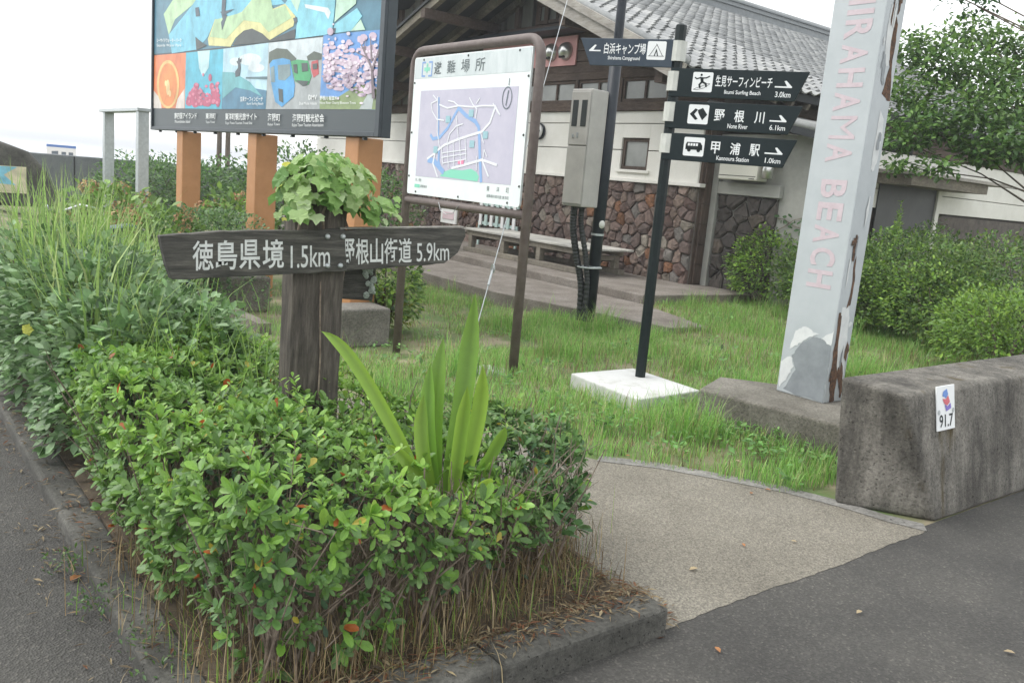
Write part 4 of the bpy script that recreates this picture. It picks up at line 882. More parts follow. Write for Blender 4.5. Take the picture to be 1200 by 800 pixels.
# ================================================================== BILLBOARD on orange posts
BX, BYR, BYL, BZ0, BZ1 = 4.2, 7.62, 15.55, 1.89, 4.9
bb = thing('tourist_billboard', (BX, (BYR + BYL) / 2, 0), 'large dark-framed tourist photo billboard on three orange-brown posts', 'billboard', rz=-math.pi / 2)
bpl = Plane((BX, (BYR + BYL) / 2, 0), -math.pi / 2); bw_ = (BYL - BYR) / 2
MB().box(-bw_, bw_, .0, .10, BZ0, BZ1).build('case', 'bbframe', bb)
for x0, x1, z0, z1 in ((-bw_, -bw_ + .07, BZ0, BZ1), (bw_ - .09, bw_, BZ0, BZ1), (-bw_ + .07, bw_ - .09, BZ0, BZ0 + .05), (-bw_ + .07, bw_ - .09, BZ1 - .07, BZ1)):
    MB().box(x0, x1, -.035, -.001, z0, z1).build('frame', 'bbframe', bb, bevel=.006)
for pxe in (213.5, 299.5, 419):
    x = -(onX(pxe, 190, BX + .01)[1] - (BYR + BYL) / 2); MB().box(x - .30, x, .01, .30, -.3, BZ0 - .002).build('post', 'orange', bb, bevel=.012)
for i in range(9): MB().box(-bw_ + .3 + i * .9, -bw_ + .34 + i * .9, .02, .06, BZ0 - .03, BZ0).build('bracket', 'bbframe', bb)
z7 = lambda x, y: bpl(180 + x / 4.138, y / 4.138)
lx0, lx1 = -bw_ + .072, bw_ - .092
def bp(pts): return [(max(lx0, min(lx1, a)), b) for a, b in [z7(*q) for q in pts]]
BD = [-.0015]
def pic(name, pts, c, par=bb, lay=1):
    mb = MB()
    for i_, p_ in enumerate(pts if isinstance(pts[0][0], (list, tuple)) else [pts]): mb.flat(bp(p_), -.0012 - .0012 * lay - i_ * .00004)
    many = isinstance(pts[0][0], (list, tuple)) and len(pts) > 1
    return mb.build(name, flat(name, c) if not isinstance(c, str) else c, par, kind='stuff' if many else None)
sheet = MB().flat([(lx0, BZ0 + .05), (lx1, BZ0 + .05), (lx1, BZ1 - .07), (lx0, BZ1 - .07)], -.0012).build('info_strip', 'strip', bb)
big = pic('water_park_photo', [(-20, -380), (1160, -260), (1138, 140), (830, 172), (690, 190), (210, 245), (-20, 268)], (0.045, 0.17, 0.25), lay=1)
pic('green_tube', [(50, 70), (95, 0), (120, -80), (260, -80), (190, 25), (105, 95), (75, 170)], (0.42, 0.62, 0.36), big, 2)
pic('blue_deck', [(90, 260), (75, 170), (190, 25), (250, -60), (560, -60), (640, 20), (500, 40), (430, 60), (340, 95), (300, 95), (265, 180), (210, 242)], (0.14, 0.47, 0.62), big, 3)
pic('yellow_slide', [[(265, 190), (300, 95), (340, 95), (430, 60), (480, 0), (500, -60), (560, -60), (580, 45), (640, 20), (690, 80), (680, 128), (565, 196), (520, 160), (480, 140), (440, 150), (400, 185), (375, 228), (270, 222)]], (0.62, 0.60, 0.26), big, 4)
pic('green_slide', [[(302, 97), (430, 63), (482, 0), (500, -60), (558, -60), (582, 50), (640, 28), (672, 88), (560, 158), (520, 112), (440, 100), (392, 150), (355, 190), (275, 180)]], (0.40, 0.58, 0.33), big, 5)
pic('slide_shadow', [[(385, 222), (410, 180), (440, 152), (480, 141), (530, 164), (565, 197), (690, 142), (690, 188), (560, 206)], [(205, 180), (235, 205), (262, 222), (210, 245)]], (0.02, 0.035, 0.035), big, 6)
pic('cyan_deck', [[(690, -60), (890, -60), (880, 60), (868, 162), (830, 172), (690, 190), (700, 90), (640, 20)], [(880, 120), (990, 40), (1015, 80), (960, 152), (872, 164)]], (0.20, 0.55, 0.66), big, 5)
pic('pale_wing', [[(890, 0), (900, -60), (990, -60), (985, 20), (900, 92), (880, 110)], [(960, 152), (1008, 96), (1030, 146)], [(690, -40), (715, 5), (700, 60), (670, 5)]], (0.45, 0.66, 0.52), big, 6)
pic('glare', [[(735, 22), (850, 40), (862, 62), (850, 96), (832, 62), (740, 40)]], (0.72, 0.82, 0.84), big, 6)
pic('rider', [[(335, 0), (355, 0), (350, 60), (340, 105), (332, 70)], [(325, 60), (395, 45), (345, 75)], [(205, 40), (222, 36), (228, 78), (208, 82)], [(330, 110), (352, 70), (360, 75), (335, 150)], [(680, 90), (700, 85), (702, 108), (688, 118)], [(866, 140), (888, 138), (884, 162), (868, 166)]], (0.03, 0.06, 0.09), big, 7)
p1 = pic('orange_photo', [(4, 270), (158, 257), (152, 527), (-2, 525)], (0.68, 0.17, 0.045), lay=2)
elp = lambda cx, cy, rx, ry, n=22: [(cx + rx * math.cos(2 * math.pi * i / n), cy + ry * math.sin(2 * math.pi * i / n)) for i in range(n)]
pic('orange_corner', [[(2, 440), (35, 480), (40, 527), (0, 525)], [(152, 430), (118, 480), (108, 526), (150, 527)]], (0.58, 0.52, 0.48), p1, 3)
pic('orange_rind', elp(72, 410, 54, 118), (0.74, 0.45, 0.14), p1, 4); pic('orange_flesh', elp(72, 412, 44, 104), (0.72, 0.20, 0.02), p1, 5); pic('orange_core', [elp(72, 425, 9, 38), elp(62, 405, 6, 14), elp(82, 455, 6, 16)], (0.76, 0.52, 0.22), p1, 6)
p2 = pic('coral_photo', [(158, 257), (340, 238), (332, 530), (152, 527)], (0.045, 0.38, 0.52), lay=2)
pic('light_shaft', [(215, 250), (275, 245), (268, 330), (240, 375), (222, 330)], (0.45, 0.68, 0.75), p2, 3)
rb = random.Random(5)
pic('coral', [elp(rb.uniform(172, 320), 527 - abs(rb.gauss(0, 50)) - 22, rb.uniform(8, 18), rb.uniform(10, 22), 9) for _ in range(38)], (0.42, 0.05, 0.13), p2, 4)
pic('coral_light', [elp(rb.uniform(175, 318), 515 - abs(rb.gauss(0, 55)) - 8, rb.uniform(4, 9), rb.uniform(5, 10), 8) for _ in range(30)], (0.58, 0.16, 0.26), p2, 5.6)
p3 = pic('surf_photo', [(340, 238), (560, 208), (545, 530), (332, 530)], (0.40, 0.60, 0.72), lay=2)
pic('cloud', [elp(470, 290, 55, 30), elp(500, 330, 40, 22), elp(400, 300, 30, 20)], (0.62, 0.73, 0.78), p3, 3)
pic('surf_sea', [(336, 350), (400, 370), (440, 420), (550, 440), (545, 530), (332, 530)], (0.03, 0.16, 0.27), p3, 4); pic('wave', [(336, 350), (390, 352), (470, 400), (530, 470), (470, 440), (400, 425), (336, 480)], (0.10, 0.36, 0.40), p3, 5)
pic('far_shore', [(450, 375), (553, 372), (552, 386), (450, 382)], (0.06, 0.13, 0.16), p3, 5); pic('surfer', [[(412, 285), (420, 280), (425, 330), (420, 370), (400, 376), (398, 350), (412, 330)], [(405, 300), (430, 285), (428, 300), (412, 315)]], (0.03, 0.05, 0.07), p3, 6)
p4 = pic('vehicle_photo', [(560, 208), (825, 180), (805, 530), (545, 530)], (0.33, 0.36, 0.37), lay=2)
pic('vehicle_sky', [(562, 210), (823, 182), (816, 285), (700, 300), (558, 310)], (0.55, 0.62, 0.65), p4, 3); pic('hill', [[(562, 255), (600, 235), (650, 240), (695, 285), (690, 310), (560, 310)], [(745, 275), (780, 250), (818, 262), (815, 290), (750, 295)]], (0.06, 0.085, 0.06), p4, 4)
pic('blue_vehicle', [[(565, 310), (580, 292), (630, 283), (665, 292), (672, 330), (688, 415), (682, 470), (625, 520), (592, 495), (572, 400)]], (0.05, 0.30, 0.60), p4, 5); pic('windscreen', [[(605, 318), (665, 312), (668, 365), (640, 392), (608, 388)], [(570, 330), (588, 320), (592, 400), (574, 400)]], (0.16, 0.24, 0.26), p4, 6)
pic('green_vehicle', [[(668, 300), (700, 290), (752, 296), (768, 370), (755, 410), (728, 418), (688, 395), (676, 340)]], (0.03, 0.34, 0.12), p4, 5); pic('red_vehicle', [[(768, 300), (800, 292), (804, 360), (778, 378), (766, 340)]], (0.45, 0.05, 0.06), p4, 4)
pic('dark_glass', [[(720, 308), (750, 306), (753, 345), (724, 350)], [(680, 315), (700, 312), (702, 360), (684, 352)], [(774, 312), (798, 308), (798, 335), (776, 338)], [(608, 430), (630, 435), (632, 500), (612, 490)], [(690, 390), (756, 395), (745, 414), (725, 418)]], (0.03, 0.05, 0.05), p4, 7)
p5 = pic('cherry_photo', [(825, 172), (1138, 140), (1115, 533), (805, 530)], (0.10, 0.28, 0.62), lay=2)
pic('river_bank', [(808, 470), (900, 470), (1010, 400), (1060, 430), (1118, 420), (1114, 532), (806, 530)], (0.20, 0.27, 0.11), p5, 3); pic('stream', [(1000, 530), (1050, 440), (1075, 440), (1060, 531)], (0.40, 0.45, 0.45), p5, 4)
pic('blossom', [elp(rb.uniform(835, 1110), rb.gauss(345, 58) - .18 * (rb.random() * 250), rb.uniform(9, 26), rb.uniform(8, 20), 9) for _ in range(120)], (0.56, 0.44, 0.54), p5, 5)
pic('blossom_light', [elp(rb.uniform(835, 1110), rb.gauss(335, 70) - .15 * (rb.random() * 250), rb.uniform(4, 13), rb.uniform(4, 11), 8) for _ in range(110)], (0.70, 0.60, 0.68), p5, 9.5)
pic('blossom_shade', [elp(rb.uniform(830, 1090), rb.gauss(395, 35), rb.uniform(4, 12), rb.uniform(3, 8), 7) for _ in range(50)], (0.36, 0.28, 0.38), p5, 13.5)
def twig(p, q, w): 
    L = math.hypot(q[0] - p[0], q[1] - p[1]); nx_, ny_ = -(q[1] - p[1]) / L * w, (q[0] - p[0]) / L * w; return [(p[0] + nx_, p[1] + ny_), (p[0] - nx_, p[1] - ny_), (q[0] - nx_ * .5, q[1] - ny_ * .5), (q[0] + nx_ * .5, q[1] + ny_ * .5)]
pic('cherry_trunk', [twig((1075, 480), (1065, 330), 8), twig((1065, 330), (1015, 220), 5), twig((1068, 340), (1105, 230), 5), twig((1065, 300), (1060, 180), 4), twig((1040, 280), (980, 250), 3), twig((1095, 270), (1115, 200), 3), twig((1030, 250), (1035, 190), 3)], (0.16, 0.12, 0.14), p5, 15.5)
bt = MB()
def btext(st, x0, y0, x1, y1, bold=.012):       # text box given by its baseline and cap line in the picture strip
    q = [z7(x0, y1), z7(x1, y1), z7(x1, y0), z7(x0, y0)]
    def mp_(a, b):
        x = (q[0][0] * (1 - a) + q[1][0] * a) * (1 - b) + (q[3][0] * (1 - a) + q[2][0] * a) * b; z = (q[0][1] * (1 - a) + q[1][1] * a) * (1 - b) + (q[3][1] * (1 - a) + q[2][1] * a) * b
        return (x, -.022, z)
    bt.text(st, 0, 0, 0, 0, 0, bold, mapf=mp_)
btext('南四国アイランド', 108, 548, 216, 578); btext('東洋町', 260, 550, 308, 578); btext('東洋町観光旅サイト', 355, 550, 508, 584); btext('海陽町', 562, 552, 622, 590); btext('海陽町観光協会', 682, 554, 836, 594)
btext('Minamishikoku Island', 110, 584, 184, 598, 0); btext('Toyo Town', 260, 588, 304, 602, 0); btext('Toyo Town Tourism Travel Site', 355, 592, 486, 608, 0); btext('Kaiyo Town', 562, 598, 620, 614, 0); btext('Kaiyo Town Tourism Association', 680, 600, 832, 620, 0)
btext('生見サーフィンビーチ', 428, 470, 538, 494); btext('Ikumi Surfing Beach', 460, 498, 540, 514, 0); btext('DMV', 760, 462, 800, 486); btext('Dual Mode Vehicle', 715, 496, 800, 510, 0); btext('野根川 桜並木', 815, 466, 900, 488); btext('None River Cherry Blossom Trees', 815, 494, 990, 510, 0)
btext('シーサイドウォーターパーク', 22, 188, 142, 208); btext('Seaside Water Park', 22, 215, 142, 228, 0)
bt.build('lettering', 'white', sheet, kind='stuff')

# ================================================================== TIMBER TRAIL SIGN
TY_ = 3.215
tc = onY(367, 350, TY_ + .1)
ts = thing('timber_signpost', (tc[0], TY_ + .115, 0), 'weathered dark timber trail signpost with white painted arms above the hedge', 'signpost')
def roughpost(w, d, z0, z1, n=14, rings=22, amp=.010, seed=2):
    rr = np.random.default_rng(seed); ph = rr.uniform(0, 6.28, n); vs = []; fs = []
    for i in range(rings):
        z = z0 + (z1 - z0) * i / (rings - 1)
        for j in range(n):
            a = 2 * math.pi * j / n + .12; ca, sa = math.cos(a), math.sin(a); k_ = (abs(ca) ** 5 + abs(sa) ** 5) ** (-1 / 5)
            r = 1 + amp * 8 * math.sin(ph[j] + .6 * z) * .5; vs.append((ca * k_ * w / 2 * r + rr.normal(0, amp * .15), sa * k_ * d / 2 * r + rr.normal(0, amp * .15), z + (rr.normal(0, .012) if i == rings - 1 else 0)))
    for i in range(rings - 1):
        for j in range(n): fs.append((i * n + j, i * n + (j + 1) % n, (i + 1) * n + (j + 1) % n, (i + 1) * n + j))
    fs.append(tuple((rings - 1) * n + j for j in range(n))); return MB().add(vs, fs)
roughpost(.228, .20, .0, 1.53).build('post', 'timber', ts)
tpn = Plane((tc[0], TY_ - .028, 0), 0.0)
def roughboard(outline, y0, y1, name):
    # outline given in picture points, refined with small nicks
    q = [tpn(*p) for p in outline]; rr = random.Random(len(name) + int(q[0][0] * 100)); out = []
    for i in range(len(q)):
        a, b = q[i], q[(i + 1) % len(q)]; L = math.hypot(b[0] - a[0], b[1] - a[1]); k = max(1, int(L / .035))
        for j in range(k):
            t = j / k; out.append((a[0] + (b[0] - a[0]) * t + rr.uniform(-.0018, .0018), a[1] + (b[1] - a[1]) * t + rr.uniform(-.0025, .0025)))
    return MB().prism(out, y0, y1).build(name, 'timberarm', ts, bevel=.004)
F0 = -.028 - .115
la_ = roughboard([(187, 276), (260, 271), (340, 270), (404, 269), (406, 318), (335, 321), (262, 325), (201, 328), (194, 310)], F0 - .004, F0 + .034, 'arm')
ra_ = roughboard([(399, 270), (470, 268), (546, 268), (547, 276), (538, 296), (522, 309), (470, 313), (402, 318.5)], F0 + .006, F0 + .044, 'arm')
a0, a1 = tpn(400, 269.2), tpn(545, 267.2)
MB().beam((a0[0], F0 + .024, a0[1] + .004), (a1[0], F0 + .024, a1[1] + .003), .03, .006).build('bleached_edge', 'timbertop', ra_)
bk = MB().beam((.05, .04, 1.13), (.30, .02, 1.115), .045, .195).build('arm', 'timberarm', ts, bevel=.008)
lc = MB(); rr = random.Random(3)
for i in range(26):
    t = rr.uniform(.75, 1.0); x = .05 + .25 * t; y_ = .04 - .02 * t - .024; z = 1.12 + rr.uniform(-.08, .08); lc.lathe([(.005, .0), (rr.uniform(.008, .018), -.003), (.004, -.009)], (x, y_, z), 7, 'y')
lc.build('lichen', 'lichen', bk, kind='stuff')
def armtext(st, box, par, y, bold=.018):
    q = [tpn(*p) for p in box]; 
    def mp_(a, b): 
        x = (q[0][0] * (1 - a) + q[1][0] * a) * (1 - b) + (q[3][0] * (1 - a) + q[2][0] * a) * b; z = (q[0][1] * (1 - a) + q[1][1] * a) * (1 - b) + (q[3][1] * (1 - a) + q[2][1] * a) * b
        return (x, y, z)
    MB().text(st, 0, 0, 0, 0, 0, bold, mapf=mp_).build('lettering', 'paintw', par, kind='stuff' if len(st) > 1 else None)
def armchars(st, x0, x1, yb, yt, par, y, bold, gap=2.5):
    w_ = (x1 - x0 - gap * (len(st) - 1)) / len(st)
    for i, c in enumerate(st):
        a, b = x0 + i * (w_ + gap), x0 + i * (w_ + gap) + w_; ta, tb_ = i / len(st), (i + 1) / len(st); L = lambda q, t: q[0] + (q[1] - q[0]) * t
        armtext(c, [(a, L(yb, ta)), (b, L(yb, tb_)), (b, L(yt, tb_)), (a, L(yt, ta))], par, y, bold)
armchars('徳島県境', 225, 332, (317, 314), (282, 280), la_, F0 - .0055, .014)
armtext('1.5km', [(340, 314), (386, 312), (386, 287), (340, 288)], la_, F0 - .0055, .004)
armchars('野根山街道', 401, 483, (311, 308), (280, 279), ra_, F0 + .0045, .012, 1.5)
armtext('5.9km', [(489, 307), (527, 305), (527, 284), (489, 285)], ra_, F0 + .0045, .004)
for p_ in ((383, 277), (401, 277), (383, 311), (398, 311)):
    x, z = tpn(*p_); MB().lathe([(.011, .0), (.011, -.006), (.007, -.011), (.001, -.012)], (x, F0 - .004, z), 8, 'y').build('bolt', 'steel', ts)
MB().tube([(-.01, F0 + .045, 1.12), (-.012, F0 + .03, .98), (.0, F0 + .035, .8), (-.004, F0 + .03, .6)], .004, 5).build('dead_stem', 'twig', ts)

# ================================================================== CLIMBING VINE over the post head
vn = thing('climbing_vine', (tc[0], TY_ + .115, 1.2), 'pale green broad-leaved vine tumbling over the timber post top', 'vine')
VL = np.array([(0, 0, 0), (-.26, -.10, .03), (-.54, .08, -.03), (-.46, .34, .04), (-.50, .56, -.02), (-.24, .70, .05), (0, .96, -.12), (.24, .70, .05), (.50, .56, -.02), (.46, .34, .04), (.54, .08, -.03), (.26, -.10, .03), (0, .42, -.06)])
VT = [(0, 12, 1), (1, 12, 2), (2, 12, 3), (3, 12, 4), (4, 12, 5), (5, 12, 6), (6, 12, 7), (7, 12, 8), (8, 12, 9), (9, 12, 10), (10, 12, 11), (11, 12, 0)]
VP = [(0.33, 0.46, 0.20), (0.27, 0.42, 0.15), (0.43, 0.54, 0.31), (0.20, 0.35, 0.10), (0.13, 0.26, 0.075), (0.52, 0.55, 0.12)]
vm = []
for c_ in VP:
    me = bpy.data.meshes.new('leaf'); me.from_pydata([tuple(q) for q in VL], [], VT); me.update(); add_tint(me, np.tile(c_, (len(VL), 1))); me.materials.append(M['leafm']); vm.append(me)
def put_leaf(mesh, parent, p, y, zh, s, loc0):
    R3 = frames(np.array([y], float), np.array([zh], float))[0] * s; q = np.array(p) - loc0
    o = link('leaf', mesh, None, parent); o.matrix_local = Matrix(((R3[0, 0], R3[0, 1], R3[0, 2], q[0]), (R3[1, 0], R3[1, 1], R3[1, 2], q[1]), (R3[2, 0], R3[2, 1], R3[2, 2], q[2]), (0, 0, 0, 1))); return o
vl0 = np.array(vn.location); rv = random.Random(12); vc = np.array([tc[0] + .025, TY_ + .09, 1.525])
spots = []
for i in range(280):
    a = rv.uniform(0, 6.28); e = rv.uniform(-.75, 1.3); r = rv.uniform(.6, 1.0)
    p = vc + np.array([.205 * math.cos(a) * math.cos(e) * r, .19 * math.sin(a) * math.cos(e) * r, .14 * math.sin(e) * r - .015]); out = (p - vc) / (np.linalg.norm(p - vc) + 1e-6)
    spots.append((p, out))
for t in range(34):                                         # hanging runners left and right of the post
    sx = rv.choice([-.20, -.17, -.13, .15, .19, .23]); p = vc + np.array([sx + rv.uniform(-.03, .03), -.12 + rv.uniform(-.05, .05), -.04 - rv.random() * .16]); spots.append((p, np.array([math.copysign(.5, sx), -.8, -.1])))
for p, out in spots:
    rj = np.array([rv.gauss(0, .3), rv.gauss(0, .3), rv.gauss(0, .3)]); y = np.array([out[0] * .55, out[1] * .55, -.65]) + rj; zh = np.array([out[0] * .75, out[1] * .75 - .15, .65 + .3 * out[2]]) + np.array([rv.gauss(0, .25), rv.gauss(0, .25), 0])
    k_ = rv.choices(range(6), [4, 4, 3, 4, 3, .5])[0]; s_ = rv.choice([.025, .035, .045, .055, .065, .075, .095]); yn = y / np.linalg.norm(y)
    if p[1] < TY_ + .06: p = p + np.array([0, 0, max(0, 1.362 - (p[2] + min(0, yn[2]) * s_)) if abs(p[0] - tc[0]) < .5 else 0])
    put_leaf(vm[k_], vn, p, y, zh, s_, vl0)
for pth_ in ([(0, -.12, .0), (-.03, -.13, .2), (.04, -.10, .33)], [(.11, -.05, -.1), (.13, -.06, .12), (.06, -.02, .32)], [(-.12, -.1, .1), (-.08, -.06, .25), (0, 0, .36)]):
    MB().tube(pth_, [.006, .005, .003], 6).build('stem', 'twig', vn)

# ================================================================== PLANT BUILDERS
def leaves(n_, pos, ydir, zh, size, tint, tmpl=(OBOV, OBOV_T), wide=None):
    sc_ = np.stack([size * (1 if wide is None else wide), size, size], 1); return spread(tmpl[0], tmpl[1], pos, frames(ydir, zh), sc_, tint)
def cat3(L):
    V, T, C = [], [], []; o = 0
    for v, t, c in L: V.append(v); T.append(t + o); C.append(c); o += len(v)
    return np.concatenate(V), np.concatenate(T), np.concatenate(C)
def shrub(name, c, rx, ry, h, n, leaf, pal, label, group=None, cat='shrub', tmpl=(ELL, ELL_T), boxy=0.0, lump=.14, wts=None, stems=5, mat='leaf', low=.12, rz=0.0):
    z0 = float(gz(c[0], c[1])); root = thing(name, (c[0], c[1], z0), label, cat, group, rz)
    u = unit(n); u[:, 2] = np.abs(u[:, 2]) * 1.05 - .55 * (RNG.random(n) < .6); u /= np.linalg.norm(u, axis=1, keepdims=True)
    if boxy: pw = 2 + 6 * boxy; u = u / (np.sum(np.abs(u) ** pw, 1, keepdims=True) ** (1 / pw))
    r = 1 - np.abs(RNG.normal(0, .13, n)); r = np.where(RNG.random(n) < .18, RNG.uniform(.35, .85, n), r)
    r = r * (1 + lump * wob(u, 2.6, c[0]) + lump * .6 * wob(u, 6, c[1]))
    hz = h * .56; P = np.stack([u[:, 0] * rx * r, u[:, 1] * ry * r, h * .44 + u[:, 2] * hz * r], 1); P[:, 2] = np.where(P[:, 2] < .03, RNG.uniform(.02, max(low, .3), n), P[:, 2])
    yd = u * np.array([1, 1, .7]) + unit(n) * .75; zh = np.array([0, 0, 1.0]) + u * .6 + unit(n) * .4
    s_ = leaf * RNG.uniform(.7, 1.25, n); tn = tints(n, pal, wts); tn *= (1 + .22 * wob(P, 3.0 / max(rx, .3), 2.0))[:, None]
    V, T, C = leaves(n, P, yd, zh, s_, np.clip(tn, .004, .8), tmpl); trimesh('foliage', V, T, mat, C, root, 'stuff')
    rs = random.Random(int(abs(c[0] * 100 + c[1])))
    for k in range(stems):
        a = rs.uniform(0, 6.28); ex, ey_ = rx * .6 * math.cos(a), ry * .6 * math.sin(a)
        MB().tube([(ex * .15, ey_ * .15, -.03), (ex * .4, ey_ * .4, h * .35), (ex, ey_, h * .75)], [.018 + h * .008, .012 + h * .004, .004], 6).build('stem', 'bark', root, smooth=True)
    return root

# ================================================================== FRONT HEDGE
HP = np.array([(.85, 2.12), (1.15, 2.09), (1.6, 2.16), (2.0, 2.23), (2.28, 2.37), (2.44, 2.68), (2.26, 2.94), (1.98, 3.18), (1.86, 3.6), (1.66, 4.3), (1.3, 4.55), (.88, 4.45), (.80, 3.3)])
HH = .64
fh = thing('front_hedge', (1.5, 2.8, .075), 'low glossy-leaved hedge with twiggy base around the timber signpost', 'hedge'); fl0 = np.array(fh.location)
def inpoly(P, poly):
    x, y = P[:, 0], P[:, 1]; ins = np.zeros(len(P), bool); j = len(poly) - 1
    for i in range(len(poly)):
        xi, yi = poly[i]; xj, yj = poly[j]
        ins ^= ((yi > y) != (yj > y)) & (x < (xj - xi) * (y - yi) / (yj - yi + 1e-12) + xi); j = i
    return ins
def perim(poly, n):
    L = np.linalg.norm(np.roll(poly, -1, 0) - poly, axis=1); i = RNG.choice(len(poly), n, p=L / L.sum()); t = RNG.random(n)[:, None]
    a = poly[i]; b = poly[(i + 1) % len(poly)]; d = b - a; nn = np.stack([d[:, 1], -d[:, 0]], 1); nn /= np.linalg.norm(nn, axis=1, keepdims=True); return a + d * t, nn
def ztop(x, y): return HH + .05 * np.sin(3.1 * x + 1.7 * y) + .035 * np.sin(7.3 * x - 5.1 * y + 1) + .06 * ss(3.0, 4.2, y) - .14 * ss(1.25, 1.6, x) * ss(2.6, 2.15, y)
# rosette centres: top sheet and side sheets
nT = 1700; q = np.stack([RNG.uniform(.75, 2.5, nT * 3), RNG.uniform(2.0, 4.6, nT * 3)], 1); q = q[inpoly(q, HP)][:nT]
cT = np.column_stack([q, ztop(q[:, 0], q[:, 1]) - np.abs(RNG.normal(0, .045, len(q)))]); nTn = np.tile([0, 0, 1.0], (len(cT), 1)) + unit(len(cT)) * .45
nS = 2000; e, en_ = perim(HP, nS); front = (e[:, 1] < 2.6); zf = RNG.beta(2.0, 1.25, nS); zf = np.where(RNG.random(nS) < .25, RNG.random(nS), zf)
right = ss(1.2, 1.7, e[:, 0]) * front; keep = RNG.random(nS) > (.62 * right * (zf < .85)) + .5 * (zf < .45) * front
e, en_, zf = e[keep], en_[keep], zf[keep]; bulge = .05 * zf - .03 * (1 - zf) * front[keep] + .05 * np.sin(math.pi * zf) + .03 * wob(np.column_stack([e, zf]), 5) - np.abs(RNG.normal(0, .05, len(e)))
cS = np.column_stack([e + en_ * bulge[:, None], .10 + zf * (ztop(e[:, 0], e[:, 1]) - .10)]); nSn = np.column_stack([en_, .55 * np.ones(len(e))]) + unit(len(e)) * .45
cen = np.concatenate([cT, cS]); nor = np.concatenate([nTn, nSn]); cbx = at(524, 560, 3.0)
tov = (Ov - cbx) / np.linalg.norm(Ov - cbx); rel = cen - cbx; al = rel @ tov; gapd = np.linalg.norm(rel - al[:, None] * tov, axis=1); okc = ~((gapd < .075) & (al > -.05) & (cen[:, 2] > .40)); cen, nor = cen[okc], nor[okc]; nTop = int(okc[:len(cT)].sum())
nor = nor; nor /= np.linalg.norm(nor, axis=1, keepdims=True)
kk = 7; n = len(cen) * kk; ci = np.repeat(np.arange(len(cen)), kk)
aa = np.tile(np.arange(kk) * 2 * math.pi / kk, len(cen)) + np.repeat(RNG.uniform(0, 6.28, len(cen)), kk) + RNG.normal(0, .25, n)
t1 = np.cross(nor, np.array([.3, .8, .52])); t1 /= np.linalg.norm(t1, axis=1, keepdims=True); t2 = np.cross(nor, t1); el = RNG.uniform(.1, .95, n) + .3 * np.repeat(RNG.random(len(cen)) < .35, kk)
yd = (t1[ci] * np.cos(aa)[:, None] + t2[ci] * np.sin(aa)[:, None]) * np.cos(el)[:, None] + nor[ci] * np.sin(el)[:, None]
zh = nor[ci] + np.array([0, 0, .35]) ; pos = cen[ci] + unit(n) * .006
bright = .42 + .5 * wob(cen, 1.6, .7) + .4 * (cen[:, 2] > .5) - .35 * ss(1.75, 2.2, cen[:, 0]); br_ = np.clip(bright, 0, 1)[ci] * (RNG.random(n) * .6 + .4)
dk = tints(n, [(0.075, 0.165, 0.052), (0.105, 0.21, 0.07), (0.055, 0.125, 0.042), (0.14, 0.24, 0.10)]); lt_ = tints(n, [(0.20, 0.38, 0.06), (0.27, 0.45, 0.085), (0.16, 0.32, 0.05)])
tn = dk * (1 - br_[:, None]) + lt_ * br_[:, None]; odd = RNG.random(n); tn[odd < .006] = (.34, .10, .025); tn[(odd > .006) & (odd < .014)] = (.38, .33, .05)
lsz = np.repeat(RNG.uniform(.022, .058, len(cen)), kk) * RNG.uniform(.45, 1.25, n)
LPOS, LYD, LZH, LSZ, LTN = pos, yd, zh, lsz, tn
dep = np.linalg.norm(pos - Ov, axis=1); outer = None
show = (lsz / dep) * (0.4 + np.abs(np.einsum('ij,ij->i', frames(yd, zh)[:, :, 2], (pos - Ov) / dep[:, None]))) * ((pos[:, 1] < 2.5) | (pos[:, 2] > .58)) + RNG.random(n) * .002
top300 = np.argsort(-show)[:300]; msk = np.ones(n, bool); msk[top300] = False
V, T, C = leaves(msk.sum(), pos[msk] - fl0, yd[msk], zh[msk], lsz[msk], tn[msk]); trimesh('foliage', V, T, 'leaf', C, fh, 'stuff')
lm_ = []
LT8 = [(0.07, 0.15, 0.05), (0.05, 0.115, 0.04), (0.10, 0.19, 0.06), (0.16, 0.32, 0.05), (0.20, 0.38, 0.06), (0.26, 0.44, 0.08), (0.34, 0.10, 0.025), (0.38, 0.33, 0.05)]
for c_ in LT8:
    me = bpy.data.meshes.new('leaf'); me.from_pydata([tuple(q) for q in OBOV], [], [tuple(q) for q in OBOV_T]); me.update(); add_tint(me, np.tile(c_, (len(OBOV), 1))); me.materials.append(M['leaf']); lm_.append(me)
LT8a = np.array(LT8)
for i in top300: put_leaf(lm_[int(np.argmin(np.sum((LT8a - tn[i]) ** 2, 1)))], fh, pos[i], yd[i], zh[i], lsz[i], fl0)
spg = MB(); rsp = random.Random(77); SL = []
for i in range(70):                                            # long loose shoots standing out of the clipped outline
    x, y = rsp.uniform(.9, 2.3), rsp.uniform(2.2, 4.2)
    if not inpoly(np.array([[x, y]]), HP)[0]: continue
    b_ = np.array([x, y, float(ztop(x, y)) - .05]); d_ = np.array([rsp.gauss(0, .5), rsp.gauss(0, .5), 1.0]); d_ /= np.linalg.norm(d_); L = rsp.uniform(.08, .19); spg.tube([b_ - fl0, b_ + d_ * L - fl0], [.0022, .001], 4, False)
    m = int(L / .014); t_ = np.linspace(.25, 1, m); a_ = np.arange(m) * 2.4; pp = b_ + d_ * (L * t_)[:, None]; yd_ = np.stack([np.cos(a_), np.sin(a_), np.full(m, .7)], 1); SL.append((pp, yd_))
pp = np.concatenate([q[0] for q in SL]); yd_ = np.concatenate([q[1] for q in SL]); m = len(pp)
